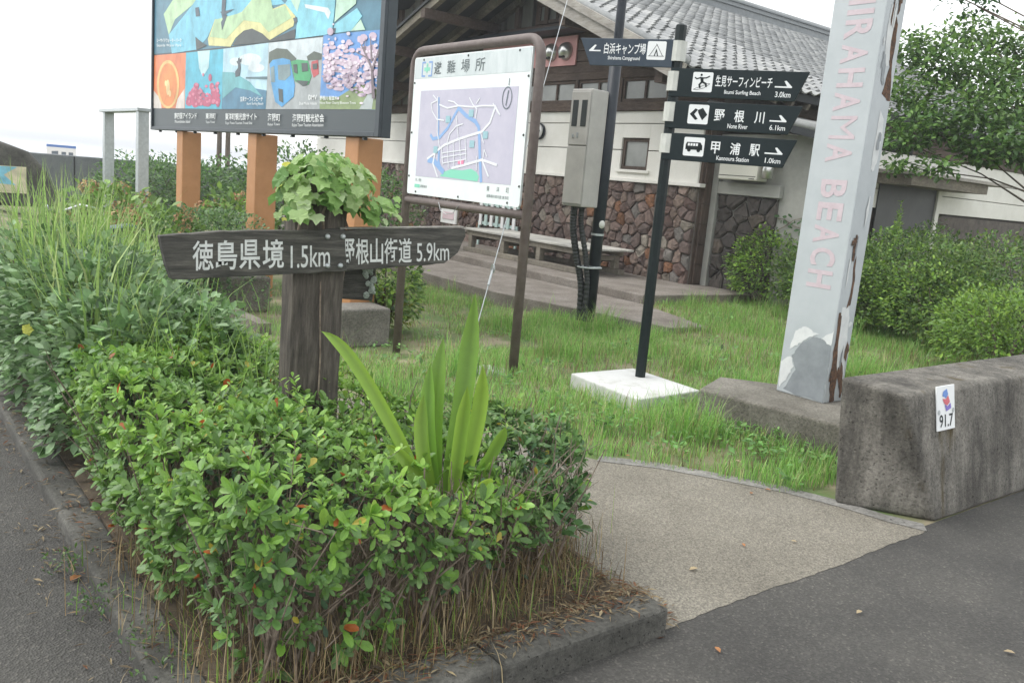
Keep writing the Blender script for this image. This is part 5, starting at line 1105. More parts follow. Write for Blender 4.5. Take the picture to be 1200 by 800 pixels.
V, T, C = leaves(m, pp - fl0, yd_, np.tile([0, 0, 1.], (m, 1)) + unit(m) * .4, RNG.uniform(.02, .042, m), tints(m, [(0.22, 0.40, 0.07), (0.29, 0.47, 0.10), (0.17, 0.33, 0.055)])); trimesh('shoots', V, T, 'leaf', C, fh, 'stuff'); spg.build('shoot_stems', 'twig', fh, kind='stuff')
# inner leaves (shade inside the hedge)
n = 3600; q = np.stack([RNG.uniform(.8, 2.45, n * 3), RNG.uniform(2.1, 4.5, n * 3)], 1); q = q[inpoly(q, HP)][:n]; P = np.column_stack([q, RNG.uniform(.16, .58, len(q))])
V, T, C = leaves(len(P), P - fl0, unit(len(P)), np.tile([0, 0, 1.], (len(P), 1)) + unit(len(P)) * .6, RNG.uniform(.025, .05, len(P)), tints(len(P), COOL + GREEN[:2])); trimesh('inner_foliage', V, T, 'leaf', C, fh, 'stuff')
# twigs: many thin crooked stems
tws = MB(); rr = random.Random(21)
for i in range(260):                          # cross twigs tangled in the front face
    x = rr.uniform(.9, 2.35); y0_ = np.interp(x, [.85, 1.15, 1.6, 2.0, 2.28, 2.44], [2.12, 2.09, 2.16, 2.23, 2.37, 2.68]) + rr.uniform(-.03, .08); z = rr.uniform(.18, .52); a = rr.uniform(-1.2, 1.2); L = rr.uniform(.06, .2)
    p = np.array([x, y0_, z]); d_ = np.array([math.sin(a), rr.uniform(-.3, .1), math.cos(a)]) * L; r0 = rr.uniform(.0014, .0036); tws.tube([p - fl0, p + d_ * .5 + np.array([rr.gauss(0, .01), 0, rr.gauss(0, .01)]) - fl0, p + d_ - fl0], [r0, r0 * .8, r0 * .4], 4, False)
HPc = HP.mean(0)
for i in range(620):
    if i < 430: e_, nn_ = perim(HP, 1); b0 = e_[0] - nn_[0] * rr.uniform(.02, .26)
    else:
        b0 = np.array([rr.uniform(.9, 2.3), rr.uniform(2.2, 4.2)])
        if not inpoly(b0[None], HP)[0]: continue
    h_ = rr.uniform(.32, .60); p0 = np.array([b0[0], b0[1], .05]); lean = np.array([rr.gauss(0, .08), rr.gauss(0, .08), 0])
    if i < 430: lean[:2] += nn_[0] * rr.uniform(0, .15)
    m1 = p0 + lean * .4 + np.array([rr.gauss(0, .015), rr.gauss(0, .015), h_ * .5]); p1 = p0 + lean + np.array([rr.gauss(0, .02), rr.gauss(0, .02), h_]); r0 = rr.uniform(.0022, .0065)
    tws.tube([p0 - fl0, m1 - fl0, p1 - fl0], [r0, r0 * .8, r0 * .4], 5, False)
    if rr.random() < .6:
        a = rr.uniform(0, 6.28); tws.tube([m1 - fl0, m1 - fl0 + np.array([.09 * math.cos(a), .09 * math.sin(a), .10])], [r0 * .6, r0 * .3], 4, False)
tws.build('twigs', 'twig', fh, kind='stuff', smooth=True)
# green fruit clusters
fr = MB(); 
for i in RNG.choice(len(cT), 26, replace=False):
    for j in range(4):
        c0 = cT[i] - fl0 + RNG.normal(0, .012, 3) + (0, 0, .012); r = .0062; fr.lathe([(.001, -r), (r * .8, -r * .6), (r, 0), (r * .8, r * .6), (.001, r)], c0, 8)
fr.build('fruits', MAT('green_fruit', (0.20, 0.29, 0.11), rough=.4), fh, smooth=True, kind='stuff')

# dry grass and straw at the foot of the hedge, leaf litter on the kerb
def blades(pos, h, w, bend, tint, az_=None):
    n = len(pos); a = RNG.uniform(0, 6.28, n) if az_ is None else az_; return spread(BLADE, BLADE_T, pos, rotz(a), np.stack([w, bend, h], 1), tint)
n = 7000; e, en_ = perim(HP, n); m_ = e[:, 1] < 3.3; e, en_ = e[m_], en_[m_]; off = RNG.normal(-.03, .08, len(e)) + np.where(RNG.random(len(e)) < .22, RNG.uniform(.03, .16, len(e)), 0); P = np.column_stack([e + en_ * off[:, None], np.full(len(e), .07)])
STRAW = [(0.30, 0.225, 0.125), (0.24, 0.17, 0.09), (0.19, 0.135, 0.075), (0.36, 0.29, 0.18), (0.13, 0.10, 0.06)]
grn = RNG.random(len(P)) < .16; tn = tints(len(P), STRAW); tn[grn] = tints(grn.sum(), BRIGHT)
keep = RNG.random(len(P)) < (.45 + .55 * (P[:, 0] > 1.0)); P, tn = P[keep], tn[keep]
V, T, C = blades(P, RNG.uniform(.03, .30, len(P)) * RNG.uniform(.25, 1.1, len(P)), RNG.uniform(.0018, .0045, len(P)), RNG.normal(0, .13, len(P)), tn)
tag(trimesh('dry_grass', V, T, 'straw', C), 'tangle of straw-coloured dry grass at the foot of the front hedge', 'dry grass', kind='stuff')
n = 1500; P = np.column_stack([RNG.normal(.72, .13, n), RNG.uniform(2.0, 5.5, n), np.full(n, .02)]); m_ = RNG.random(n) < .35 + .65 * (np.sin(P[:, 1] * 4) > .2); P = P[m_]; n2 = 1500
P2 = np.column_stack([RNG.uniform(1.0, 2.45, n2), RNG.normal(2.02, .06, n2), np.full(n2, .02)]); P2b = np.column_stack([RNG.uniform(2.0, 2.5, 1400), RNG.uniform(1.98, 2.75, 1400), np.full(1400, .02)]); P = np.concatenate([P, P2, P2b])
inb = ((P[:, 0] > .66) & (P[:, 0] < .8)) | ((P[:, 1] > 1.87) & (P[:, 1] < 2.04) & (P[:, 0] < 2.34)); P[:, 2] = np.where(inb, np.where(P[:, 0] < .8, .082, .122), np.where((P[:, 0] > .8) & (P[:, 1] > 2.04) & (P[:, 0] < 2.36), .085, .016))
yd = unit(len(P)) * np.array([1, 1, .12]); V, T, C = leaves(len(P), P, yd, np.tile([0, 0, 1.], (len(P), 1)) + unit(len(P)) * .3, RNG.uniform(.012, .055, len(P)), tints(len(P), [(0.20, 0.155, 0.095), (0.15, 0.11, 0.065), (0.11, 0.085, 0.055), (0.26, 0.21, 0.13)] + [(0.16, 0.07, 0.035)]), (DIA, DIA_T), wide=RNG.uniform(.15, .6, len(P)))
tag(trimesh('leaf_litter', V, T, 'straw', C), 'dry leaf litter and straw scattered along the kerb', 'leaf litter', kind='stuff')

# ================================================================== STRAP-LEAVED PLANT
cb = at(524, 572, 3.02); sl2 = thing('strap_leaved_plant', (cb[0], cb[1], .075), 'bright green strap-leaved lily plant rising out of the hedge top', 'plant'); s0 = np.array(sl2.location)
def strap(tip, w, bow, col, dtip, foot=(0, 0)):
    p0 = np.array([cb[0] + foot[0], cb[1] + foot[1], cb[2] - .10]); p2 = at(tip[0], tip[1], dtip); mid = (p0 + p2) / 2 + np.array(bow); n = 12; vs = []; fs = []; side = Rv * .95 + Uv * 0; side = side / np.linalg.norm(side); ang = random.uniform(-.5, .5); side = side * math.cos(ang) + Fv * math.sin(ang)
    for i in range(n + 1):
        t = i / n; p = p0 * (1 - t) ** 2 + 2 * mid * t * (1 - t) + p2 * t * t; ww = w * (.55 + .45 * min(1, t / .3)) * (1 if t < .72 else max(.02, 1 - ((t - .72) / .28) ** 1.6)); b_ = -Fv * ww * .38
        vs += [p - side * ww / 2 - s0, p - b_ * 1.0 - s0, p + side * ww / 2 - s0]
    for i in range(n): fs += [(3 * i, 3 * i + 1, 3 * i + 4, 3 * i + 3), (3 * i + 1, 3 * i + 2, 3 * i + 5, 3 * i + 4)]
    me = bpy.data.meshes.new('leaf'); me.from_pydata([tuple(q) for q in vs], [], fs); me.update(); kc = np.tile(np.array(col) * random.uniform(.85, 1.15), (len(vs), 1)); kc[1::3] *= .8; kc *= np.repeat(np.linspace(1.25, .9, n + 1), 3)[:, None]; add_tint(me, kc); me.polygons.foreach_set('use_smooth', [True] * len(me.polygons)); link('leaf', me, 'strapm', sl2)
SG = (0.15, 0.29, 0.035)
LG = (0.24, 0.40, 0.06); DG = (0.17, 0.32, 0.05)
for tip, w_, bow, col, dt, ft in (((557, 343), .062, (.015, 0, .0), DG, 2.86, (0, .01)), ((520, 395), .058, (-.035, 0, .03), DG, 2.84, (-.02, .02)), ((566, 428), .050, (.04, 0, .03), LG, 2.78, (.03, .0)), ((548, 452), .044, (.0, 0, .02), LG, 2.74, (.015, -.01)),
                               ((376, 388), .048, (-.06, .04, .20), LG, 2.86, (-.03, .01)), ((497, 462), .046, (-.05, 0, .03), LG, 2.74, (-.03, -.01)), ((452, 520), .050, (-.02, 0, .07), LG, 2.66, (-.03, -.02)), ((592, 500), .046, (.05, 0, .05), DG, 2.74, (.03, -.01)),
                               ((505, 425), .046, (-.04, 0, .03), DG, 2.80, (-.01, .02)), ((575, 560), .040, (.04, 0, .03), LG, 2.62, (.02, -.02)), ((480, 580), .042, (-.05, 0, .03), DG, 2.62, (-.02, -.02))):
    strap(tip, w_ * 1.15, tuple(np.array(bow) * 1.6), col, dt + .24, ft)

# ================================================================== LEFT SHRUBS, TALL GRASS
def eshrub(c, rx, ry, h, n, label, seed=0):
    return shrub('silverberry_shrub', c, rx, ry, h, n, .062, [(0.12, 0.22, 0.09), (0.16, 0.27, 0.12), (0.075, 0.15, 0.055), (0.22, 0.33, 0.18)], label, 'silverberry shrubs along the left kerb', boxy=.15, lump=.12, stems=8, low=.2)
eshrub((1.22, 4.55), .50, .55, .86, 4600, 'round-leaved shrub beside the left kerb just behind the front hedge')
eshrub((1.20, 5.45), .52, .65, .98, 4600, 'round-leaved shrub by the left kerb below the tall grass')
eshrub((1.15, 6.5), .50, .7, 1.0, 3200, 'farthest round-leaved shrub on the left kerb, cut by the picture edge')
yf = thing('yellow_flower', tuple(at(32, 386, 4.35)), 'single small yellow flower on the left shrub', 'flower'); 
for k_ in range(5):
    a = k_ * 1.2566; me = MB(); p = np.array([0, 0, 0.]); o_ = link('petal', vm[5], None, yf); R3 = frames(np.array([[math.cos(a) * hr[0] + .0, math.cos(a) * hr[1], math.sin(a)]]), np.array([-hf + .3 * Zv]))[0] * .035
    o_.matrix_local = Matrix(((R3[0, 0], R3[0, 1], R3[0, 2], 0), (R3[1, 0], R3[1, 1], R3[1, 2], 0), (R3[2, 0], R3[2, 1], R3[2, 2], 0), (0, 0, 0, 1)))
n = 1500; P = np.column_stack([RNG.uniform(.9, 2.1, n), RNG.uniform(4.3, 7.6, n), np.full(n, .07)]); P[:, 0] += .0; hgt = RNG.uniform(.7, 1.42, n) * np.where(P[:, 1] < 5.2, .85, 1.0)
vv = P - Ov; gpx = 600 + FPX * (vv @ Rv) / (vv @ Fv); sel = RNG.random(n) < 1 - .93 * ss(120, 230, gpx); P, hgt = P[sel], hgt[sel] * (1 - .3 * ss(100, 220, gpx[sel])); n = len(P)
V, T, C = blades(P, hgt, RNG.uniform(.009, .024, n), RNG.uniform(.1, .9, n), tints(n, [(0.21, 0.35, 0.10), (0.26, 0.40, 0.13), (0.16, 0.28, 0.07), (0.31, 0.40, 0.17)], jit=.15))
tag(trimesh('tall_grass', V, T, 'grass', C), 'tall arching pale green grass rising behind the left shrubs', 'grass', kind='stuff')
n = 130; P = np.column_stack([RNG.uniform(1.0, 1.9, n), RNG.uniform(3.5, 4.6, n), np.full(n, .3)])
V, T, C = blades(P, RNG.uniform(.45, .72, n), RNG.uniform(.005, .011, n), RNG.uniform(.1, .6, n), tints(n, [(0.16, 0.29, 0.07), (0.20, 0.33, 0.09)], jit=.15))
tag(trimesh('hedge_grass', V, T, 'grass', C), 'loose grass blades growing up through the hedge left of the post', 'grass', kind='stuff')

# ================================================================== LAWN
def lawn_ok(P):
    x, y = P[:, 0], P[:, 1]; ok = np.ones(len(P), bool)
    E_ = np.array([(q[0], q[1]) for q in edge]); yl = np.interp(x, E_[::1, 0], E_[:, 1]); 
    ok &= ~((x < 4.55) & (y < np.interp(x, [2.0, 3.1, 3.49, 3.97, 4.37, 4.6], [5.3, 4.35, 3.53, 2.98, 2.1, 1.9])))
    ok &= ~inpoly(P[:, :2], np.array(SLB)); ok &= ~inpoly(P[:, :2], np.array([(4.79, 3.83), (5.30, 4.05), (6.1, 3.1), (5.45, 2.7), (4.98, 2.56), (4.95, 2.9)]))
    ok &= ~inpoly(P[:, :2], np.array([(7.75, 6.75), (8.35, 6.65), (8.92, 8.3), (8.95, 8.35), (14, 8.2), (14, 26), (7.5, 26), (7.2, 9.5)])); ok &= ~((y < 2.55) & (x > 4.2)); ok &= y > 2.1; return ok
n = 150000; P = np.column_stack([RNG.uniform(2.9, 13, n), RNG.uniform(2.2, 12, n)]); P = P[lawn_ok(P)]
P3 = np.column_stack([P, np.zeros(len(P))]); dens = .58 + .35 * wob(P3, 1.1, .4) + .25 * wob(P3, 3.3, 1.1) - .55 * ss(6.2, 7.6, P[:, 1]) * (1 - ss(5.5, 7, P[:, 0])) + .5 * ss(.9, .2, np.abs(P[:, 0] - 4.75)) * (P[:, 1] < 4.6)
dens = np.where((P[:, 0] > 6.2) & (P[:, 0] < 7.6) & (P[:, 1] > 6.6) & (P[:, 1] < 8.6), dens + .5, dens); m_ = RNG.random(len(P)) < np.clip(dens, .06, 1); P, dens = P[m_], dens[m_]
nb_ = 2; P = np.repeat(P, nb_, 0) + RNG.normal(0, .02, (len(P) * nb_, 2)); dens = np.repeat(dens, nb_); n = len(P)
hgt = RNG.uniform(.025, .12, n) * (.55 + .9 * np.clip(dens, 0, 1.2)); tallp = (wob(np.column_stack([P, np.zeros(n)]), 1.9, 2.5) > .55); hgt = np.where(tallp, hgt * 2.3, hgt)
tn = tints(n, [(0.19, 0.40, 0.09), (0.25, 0.46, 0.12), (0.14, 0.30, 0.065), (0.38, 0.43, 0.20)], [4, 3, 3, 2.2], .15); dry = RNG.random(n) < np.clip(.42 - .4 * dens, .06, .5); tn[dry] = tints(dry.sum(), STRAW)
V, T, C = blades(np.column_stack([P, gz(P[:, 0], P[:, 1]) - .004]), hgt, RNG.uniform(.0035, .0075, n), hgt * RNG.uniform(.4, 1.1, n), tn)
tag(trimesh('lawn_grass', V, T, 'grass', C), 'rough green lawn grass with dry patches around the signs', 'grass', kind='stuff')

nw = 150; wc = np.column_stack([RNG.uniform(3.4, 9.5, nw * 3), RNG.uniform(2.6, 8.5, nw * 3)]); wc = wc[lawn_ok(wc)][:nw]; wc[:40, 0] = RNG.uniform(3.9, 5.2, 40)[:len(wc[:40])]; wc[:40, 1] = wc[:40, 0] * 0 + RNG.uniform(2.9, 4.4, 40); wc = wc[lawn_ok(wc)]
m = 16; ci_ = np.repeat(np.arange(len(wc)), m); n = len(ci_); P = np.column_stack([wc[ci_] + RNG.normal(0, .045, (n, 2)), np.zeros(n)]); P[:, 2] = gz(P[:, 0], P[:, 1]) + RNG.uniform(.02, .12, n)
V, T, C = leaves(n, P, unit(n) * np.array([1, 1, .35]) + np.array([0, 0, .25]), np.tile([0, 0, 1.], (n, 1)) + unit(n) * .35, RNG.uniform(.025, .06, n), tints(n, [(0.12, 0.27, 0.07), (0.17, 0.33, 0.09), (0.10, 0.21, 0.06)]), (ELL, ELL_T)); tag(trimesh('lawn_weeds', V, T, 'leaf', C), 'broad-leaved weeds scattered through the lawn', 'weeds', kind='stuff')
iv = thing('ivy', (XA - .01, 7.75, 1.2), 'sparse dark ivy trailing on the shaded plaster beside the stone panel', 'ivy'); ri = random.Random(6)
for k_ in range(3):
    pts_ = [(-.012, .22 - .14 * j + ri.uniform(-.03, .03), -.15 + .16 * k_ + .07 * j * (1 if k_ % 2 else -.4) + ri.uniform(-.03, .03)) for j in range(5)]; MB().tube(pts_, .005, 5).build('stem', 'twig', iv)
    for q in pts_ * 2:
        o_ = link('leaf', lm_[1], None, iv); R3 = frames(np.array([[-.3, ri.uniform(-1, 1), ri.uniform(-.8, .5)]]), np.array([[-1., 0, .4]]))[0] * ri.uniform(.06, .11); p_ = (q[0] - .01, q[1] + ri.uniform(-.05, .05), q[2] + ri.uniform(-.05, .05))
        o_.matrix_local = Matrix(((R3[0, 0], R3[0, 1], R3[0, 2], p_[0]), (R3[1, 0], R3[1, 1], R3[1, 2], p_[1]), (R3[2, 0], R3[2, 1], R3[2, 2], p_[2]), (0, 0, 0, 1)))

# ================================================================== SHRUBS AND TREE AT RIGHT
shrub('azalea_shrub', (11.35, 7.95), .68, .68, 1.2, 5200, .055, BRIGHT + GREEN[:2], 'rounded light green shrub in front of the dark stone panel', 'shrubs along the building side')
shrub('azalea_shrub', (11.3, 6.85), .85, .8, 1.25, 6000, .055, GREEN, 'darker shrub right behind the beach tower', 'shrubs along the building side')
shrub('azalea_shrub', (11.3, 5.8), 1.0, .95, 1.36, 8000, .055, GREEN + BRIGHT[:1], 'broad shrub just right of the beach tower', 'shrubs along the building side')
shrub('azalea_shrub', (11.5, 4.5), 1.1, 1.05, 1.45, 8500, .055, GREEN, 'broad shrub below the tree at the right', 'shrubs along the building side')
shrub('azalea_shrub', (12.0, 3.2), 1.2, 1.1, 1.5, 8000, .055, GREEN + BRIGHT[:1], 'rightmost shrub in the row, cut by the picture edge', 'shrubs along the building side')
shrub('azalea_shrub', (9.6, 3.75), .8, .72, .95, 6000, .052, BRIGHT + GREEN[1:2], 'bright green low shrub in front of the row above the concrete wall', 'shrubs along the building side', tmpl=(OBOV, OBOV_T))
shrub('azalea_shrub', (13.1, 6.4), 1.1, 1.1, 1.45, 6000, .06, GREEN, 'back shrub against the side wall under the tree', 'shrubs along the building side')
shrub('azalea_shrub', (10.6, 6.2), .7, .75, .98, 5200, .052, GREEN + BRIGHT, 'lower front shrub directly right of the tower foot', 'shrubs along the building side')
shrub('azalea_shrub', (10.7, 5.0), .8, .8, 1.05, 5600, .052, GREEN + BRIGHT, 'lower front shrub in the middle of the row', 'shrubs along the building side')
wd = thing('tall_weed', tuple(at(1048, 290, 12.0)), 'clump of tall feathery weed stems above the right shrubs', 'weed')
for i in range(6):
    x = -.25 + i * .1; h_ = .35 + .35 * ((i * 37) % 5) / 5; MB().tube([(x * .7, x * .3, -.1), (x, x * .4, h_ * .6), (x * 1.25, x * .5, h_)], [.006, .005, .002], 5).build('stem', MAT('weed_stem%d' % i, (0.12, 0.19, 0.06)), wd)
    n = 60; t = RNG.random(n); P = np.column_stack([x * (1 + .25 * t), x * (.4 + .1 * t), h_ * t]); V, T, C = leaves(n, P, unit(n) * np.array([1, 1, .4]) + np.array([0, 0, .5]), np.tile([0, 0, 1.], (n, 1)), RNG.uniform(.03, .07, n), tints(n, BRIGHT), (DIA, DIA_T)); trimesh('leaflets', V, T, 'leaf', C, wd, 'stuff')
def tree(name, base, h, clumps, leafn, leafs, pal, label, tw_=.12, lean=(0, 0)):
    r = thing(name, base, label, 'tree'); b0 = np.array(base); rs = random.Random(4); top = np.array([lean[0], lean[1], h])
    MB().tube([(0, 0, -.1), top * .35 + (.06, -.04, 0), top * .7], [tw_, tw_ * .75, tw_ * .4], 9).build('trunk', 'bark', r, smooth=True)
    L = []
    for i, (c, rr_) in enumerate(clumps):
        c = np.array(c) - b0; t_ = .3 + .4 * rs.random(); st = top * t_
        MB().tube([st, (st + c) / 2 + np.array([rs.uniform(-.1, .1), rs.uniform(-.1, .1), .1]), c], [tw_ * .25, tw_ * .12, .006], 6).build('limb', 'bark', r, smooth=True)
        n = int(leafn * rr_ ** 2); u = unit(n); rad_ = RNG.random(n) ** .45; P = c + u * rad_[:, None] * rr_ * np.array([1.1, 1.1, .62]) * (1 + .3 * wob(u, 3, i))[:, None]
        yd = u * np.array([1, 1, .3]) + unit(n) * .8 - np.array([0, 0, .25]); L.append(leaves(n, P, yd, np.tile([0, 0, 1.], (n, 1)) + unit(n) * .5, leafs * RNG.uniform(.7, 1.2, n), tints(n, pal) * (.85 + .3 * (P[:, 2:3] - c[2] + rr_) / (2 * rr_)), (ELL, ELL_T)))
    V, T, C = cat3(L); trimesh('crown', V, T, 'leaf', C, r, 'stuff'); return r
rs = random.Random(9); cl = []
for px, py, dd, rr_ in ((1075, 55, 12.5, .45), (1110, 75, 12.2, .55), (1060, 110, 12.2, .5), (1085, 150, 11.8, .5), (1055, 165, 11.8, .32), (1130, 130, 11.8, .6), (1160, 95, 12.5, .6), (1190, 130, 12, .6), (1170, 165, 11.5, .5), (1210, 180, 11.4, .35), (1230, 100, 12.5, .7), (1135, 40, 12.8, .45), (1185, 55, 13, .55), (1240, 160, 12, .6), (1100, 195, 11.5, .26), (1055, 195, 11.6, .2), (1250, 60, 13, .6), (1150, 180, 11.5, .3)):
    cl.append((tuple(at(px, py, dd)), rr_))
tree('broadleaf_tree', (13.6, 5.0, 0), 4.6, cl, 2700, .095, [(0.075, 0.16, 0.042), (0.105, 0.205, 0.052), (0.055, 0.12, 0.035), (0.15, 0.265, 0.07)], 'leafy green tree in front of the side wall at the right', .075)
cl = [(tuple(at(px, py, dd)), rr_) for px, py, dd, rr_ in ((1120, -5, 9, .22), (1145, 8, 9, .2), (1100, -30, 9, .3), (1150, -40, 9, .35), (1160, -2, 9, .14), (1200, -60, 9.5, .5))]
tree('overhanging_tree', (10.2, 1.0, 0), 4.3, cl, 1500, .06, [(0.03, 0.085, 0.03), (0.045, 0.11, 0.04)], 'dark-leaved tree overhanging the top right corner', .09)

# ================================================================== LEFT BACKGROUND
HPAL = [(0.10, 0.20, 0.065), (0.14, 0.25, 0.085), (0.07, 0.15, 0.055)]
def spot(px, dd): p = at(px, 210, dd); return (p[0], p[1])
for px, dd, rx, h, lab in ((165, 18, 1.0, 1.62, 'dense green background bush right of the bare metal frame'), (215, 17.5, 1.2, 1.72, 'dense green background bush between the first two billboard posts'), (270, 17.5, 1.2, 1.66, 'dense green background bush just left of the middle billboard post'), (345, 17, 1.5, 2.15, 'tall background bush seen under the billboard right of the middle post'), (420, 16.5, 1.2, 1.7, 'background bush behind the right billboard post')):
    shrub('background_bush', spot(px, dd), rx, rx, h, 3200, .085, HPAL, lab, 'bushes behind the billboard')
hp = at(245, 245, 10.0); shrub('clipped_hedge', (hp[0], hp[1]), .62, .55, 1.16, 5200, .042, [(0.10, 0.19, 0.075), (0.13, 0.23, 0.09), (0.075, 0.15, 0.06)], 'clipped small-leaved hedge block between the orange posts', cat='hedge', boxy=.6, lump=.04)
hp = at(275, 235, 12.5); 
def hydrangea(px, dd, r, h, label, nf, seed):
    p = at(px, 230, dd); root = shrub('hydrangea', (p[0], p[1]), r, r, h, 900, .11, [(0.15, 0.27, 0.065), (0.20, 0.33, 0.085), (0.11, 0.21, 0.05)], label, 'hydrangeas with dried flower heads', wts=[3, 2, 2], low=.1)
    rs = np.random.default_rng(seed)
    for k in range(nf):
        a = rs.uniform(0, 6.28); e_ = rs.uniform(.1, 1.2); c = np.array([r * math.cos(a) * math.cos(e_), r * math.sin(a) * math.cos(e_), h * .42 + h * .58 * math.sin(e_)]); n = 70; u = unit(n)
        V, T, C = leaves(n, c + u * np.array([.11, .11, .075]), unit(n), u, RNG.uniform(.025, .04, n), tints(n, [(0.40, 0.22, 0.13), (0.48, 0.29, 0.18), (0.34, 0.22, 0.12), (0.45, 0.36, 0.2)]), (ELL, ELL_T), wide=1.5); trimesh('flower_head', V, T, 'straw', C, root, 'stuff')
hydrangea(130, 10.5, .62, 1.18, 'hydrangea with brown dried heads left of the bare frame post', 14, 1); hydrangea(180, 9.6, .60, 1.05, 'hydrangea with brown dried heads in front of the bare frame', 12, 2); hydrangea(278, 12.0, .6, 1.32, 'hydrangea with brown dried heads behind the clipped hedge', 9, 3)
hp = at(455, 285, 9.4); shrub('leafy_bush', (hp[0], hp[1]), .42, .40, 1.12, 1500, .07, GREEN + BRIGHT, 'small leafy bush behind the left pipe of the map board', lump=.2)
hp = at(450, 330, 9.6); shrub('yellowish_bush', (hp[0], hp[1]), .32, .25, .5, 650, .07, [(0.22, 0.30, 0.05), (0.30, 0.33, 0.06), (0.14, 0.22, 0.05)], 'low yellow-green bush under the right timber arm', lump=.2, stems=3)
# bare metal frame
fr_ = thing('bare_metal_frame', (4.2, 17.4, 0), 'empty grey metal sign frame of two posts and a top bar', 'frame', rz=-math.pi / 2)
p1_, p2_ = onX(127, 133, 4.2), onX(167, 130, 4.2); zt2 = (p1_[2] + p2_[2]) / 2
for p in (p1_, p2_): MB().box(-(p[1] - 17.4) - .085, -(p[1] - 17.4) + .085, -.09, .09, -.3, zt2).build('post', 'steel', fr_, bevel=.006)
MB().box(-(p1_[1] - 17.4) - .25, -(p2_[1] - 17.4) + .14, -.12, .12, zt2, zt2 + .06).build('top_bar', 'steel', fr_, bevel=.006); MB().box(-(p2_[1] - 17.4) - .1, -(p2_[1] - 17.4) + .1, -.105, .105, .72, .76).build('strap', 'rubber', fr_)
# concrete seat blocks and edging
for i, (px, py, zb, wx, wy, h_, lab) in enumerate(((428, 407, -.22, .56, .42, .40, 'weathered concrete block right of the timber post, partly behind it'), (288, 366, -.22, .60, .45, .42, 'weathered concrete block below the left timber arm'), (194, 331, -.22, .30, .5, .42, 'small concrete block end at the left tip of the timber arm'))):
    p = G(px, py, zb); r = thing('concrete_block', (p[0], p[1] + wy / 2, zb), lab, 'block', 'concrete seat blocks'); MB().box(-wx / 2, wx / 2, -wy / 2, wy / 2, 0, h_).build('block', 'block', r, bevel=.025, seg=3)
ee = [G(205, 340, -.2), G(310, 390, -.2)]; eo = MB().beam(ee[0] + (0, 0, .04), ee[1] + (0, 0, .04), .14, .12).build('path_edging', 'terrace'); eo['kind'] = 'structure'
# seawall, painted rock, banner, far poles
sw = thing('seawall', (9, 27.2, 0), 'dark grey concrete seawall across the left background', 'wall'); B().box(3.2, 22, 27.0, 27.6, -.3, 1.17).build('wall_body', 'seawall', sw, world=True, bevel=.03)
for x in (5.2, 7.2, 9.2, 11.2, 13.2): B().box(x - .012, x + .012, 26.985, 26.999, 0, 1.15).build('joint', 'dark', sw, world=True)
mk_ = thing('mural_rock', tuple(G(22, 241)), 'rounded grey rock with a painted beach picture panel at the left edge', 'rock')
rv_ = MB(); nn = 14; rk = random.Random(2)
prof = [(-1.6, 0), (-1.6, 1.1), (-1.1, 1.42), (-.4, 1.45), (.2, 1.25), (.55, .85), (.75, .4), (.85, 0)]
rv_.prism(prof, -.3, .5); rv_.build('rock_body', 'kerb', mk_, bevel=.12, seg=4, smooth=True)
qa = Plane(tuple(np.array(G(22, 241)) + np.array([0, -.31, 0])), 0.0); pa, pbq = qa(-12, 193), qa(31, 227)
MB().box(-1.2, pbq[0], -.345, -.305, pbq[1], pa[1]).build('picture_panel', flat('mural_sand', (0.62, 0.56, 0.40)), mk_); MB().flat([(-1.19, pa[1] - .35), (-.1, pa[1] - .42), (pbq[0] - .45, pa[1] - .2), (pbq[0] - .18, pa[1] - .01), (-1.19, pa[1] - .01)], -.347).build('picture_sea', flat('mural_blue', (0.20, 0.52, 0.70)), mk_)
bn_ = thing('beach_banner', tuple(at(72, 185, 29)), 'small white notice with blue header standing above the seawall', 'sign'); 
MB().box(-.45, .45, -.01, .01, 0, .42).build('board', 'paper', bn_); MB().box(-.45, .45, -.014, -.011, .34, .42).build('header', 'bluebar', bn_); MB().flat([(-.3, .1), (-.1, .1), (-.1, .22), (-.3, .2)], -.0115).flat([(0, .08), (.14, .08), (.14, .2), (0, .2)], -.0115).flat([(.22, .1), (.36, .1), (.36, .2), (.22, .2)], -.0115).build('print', 'mapgrey', bn_)
for x in (-.4, .4): MB().box(x - .02, x + .02, .011, .05, -1.2, .42).build('leg', 'steel', bn_)
for px, lab in ((257, 'left one of two thin dark poles far behind the bushes'), (267, 'right one of two thin dark poles far behind the bushes')):
    p = at(px, 170, 34); r = thing('distant_pole', (p[0], p[1], -.5), lab, 'pole', 'distant poles'); MB().tube([(0, 0, 0), (0, 0, 7)], [.11, .08], 8).build('shaft', 'bark', r)
# bicycle half hidden in the grass
bk0 = at(118, 300, 7.6); bc = thing('bicycle', (bk0[0], bk0[1], float(gz(bk0[0], bk0[1]))), 'parked bicycle with chrome handlebar half hidden behind the tall grass', 'bicycle', rz=rad(-48))
def wheel(x):
    tp_ = [(x + .33 * math.cos(a), 0, .34 + .33 * math.sin(a)) for a in np.linspace(0, 2 * math.pi, 25)]; w_ = MB().tube(tp_, .018, 7, False).build('wheel', 'tyre', bc, smooth=True)
    MB().tube([(x + .30 * math.cos(a), 0, .34 + .30 * math.sin(a)) for a in np.linspace(0, 2 * math.pi, 25)], .009, 5, False).build('rim', 'chrome', w_, smooth=True)
    for k in range(12): a = k * math.pi / 6; MB().tube([(x, 0, .34), (x + .3 * math.cos(a), 0, .34 + .3 * math.sin(a))], .0018, 4).build('spoke', 'chrome', w_)
wheel(-.52); wheel(.52)
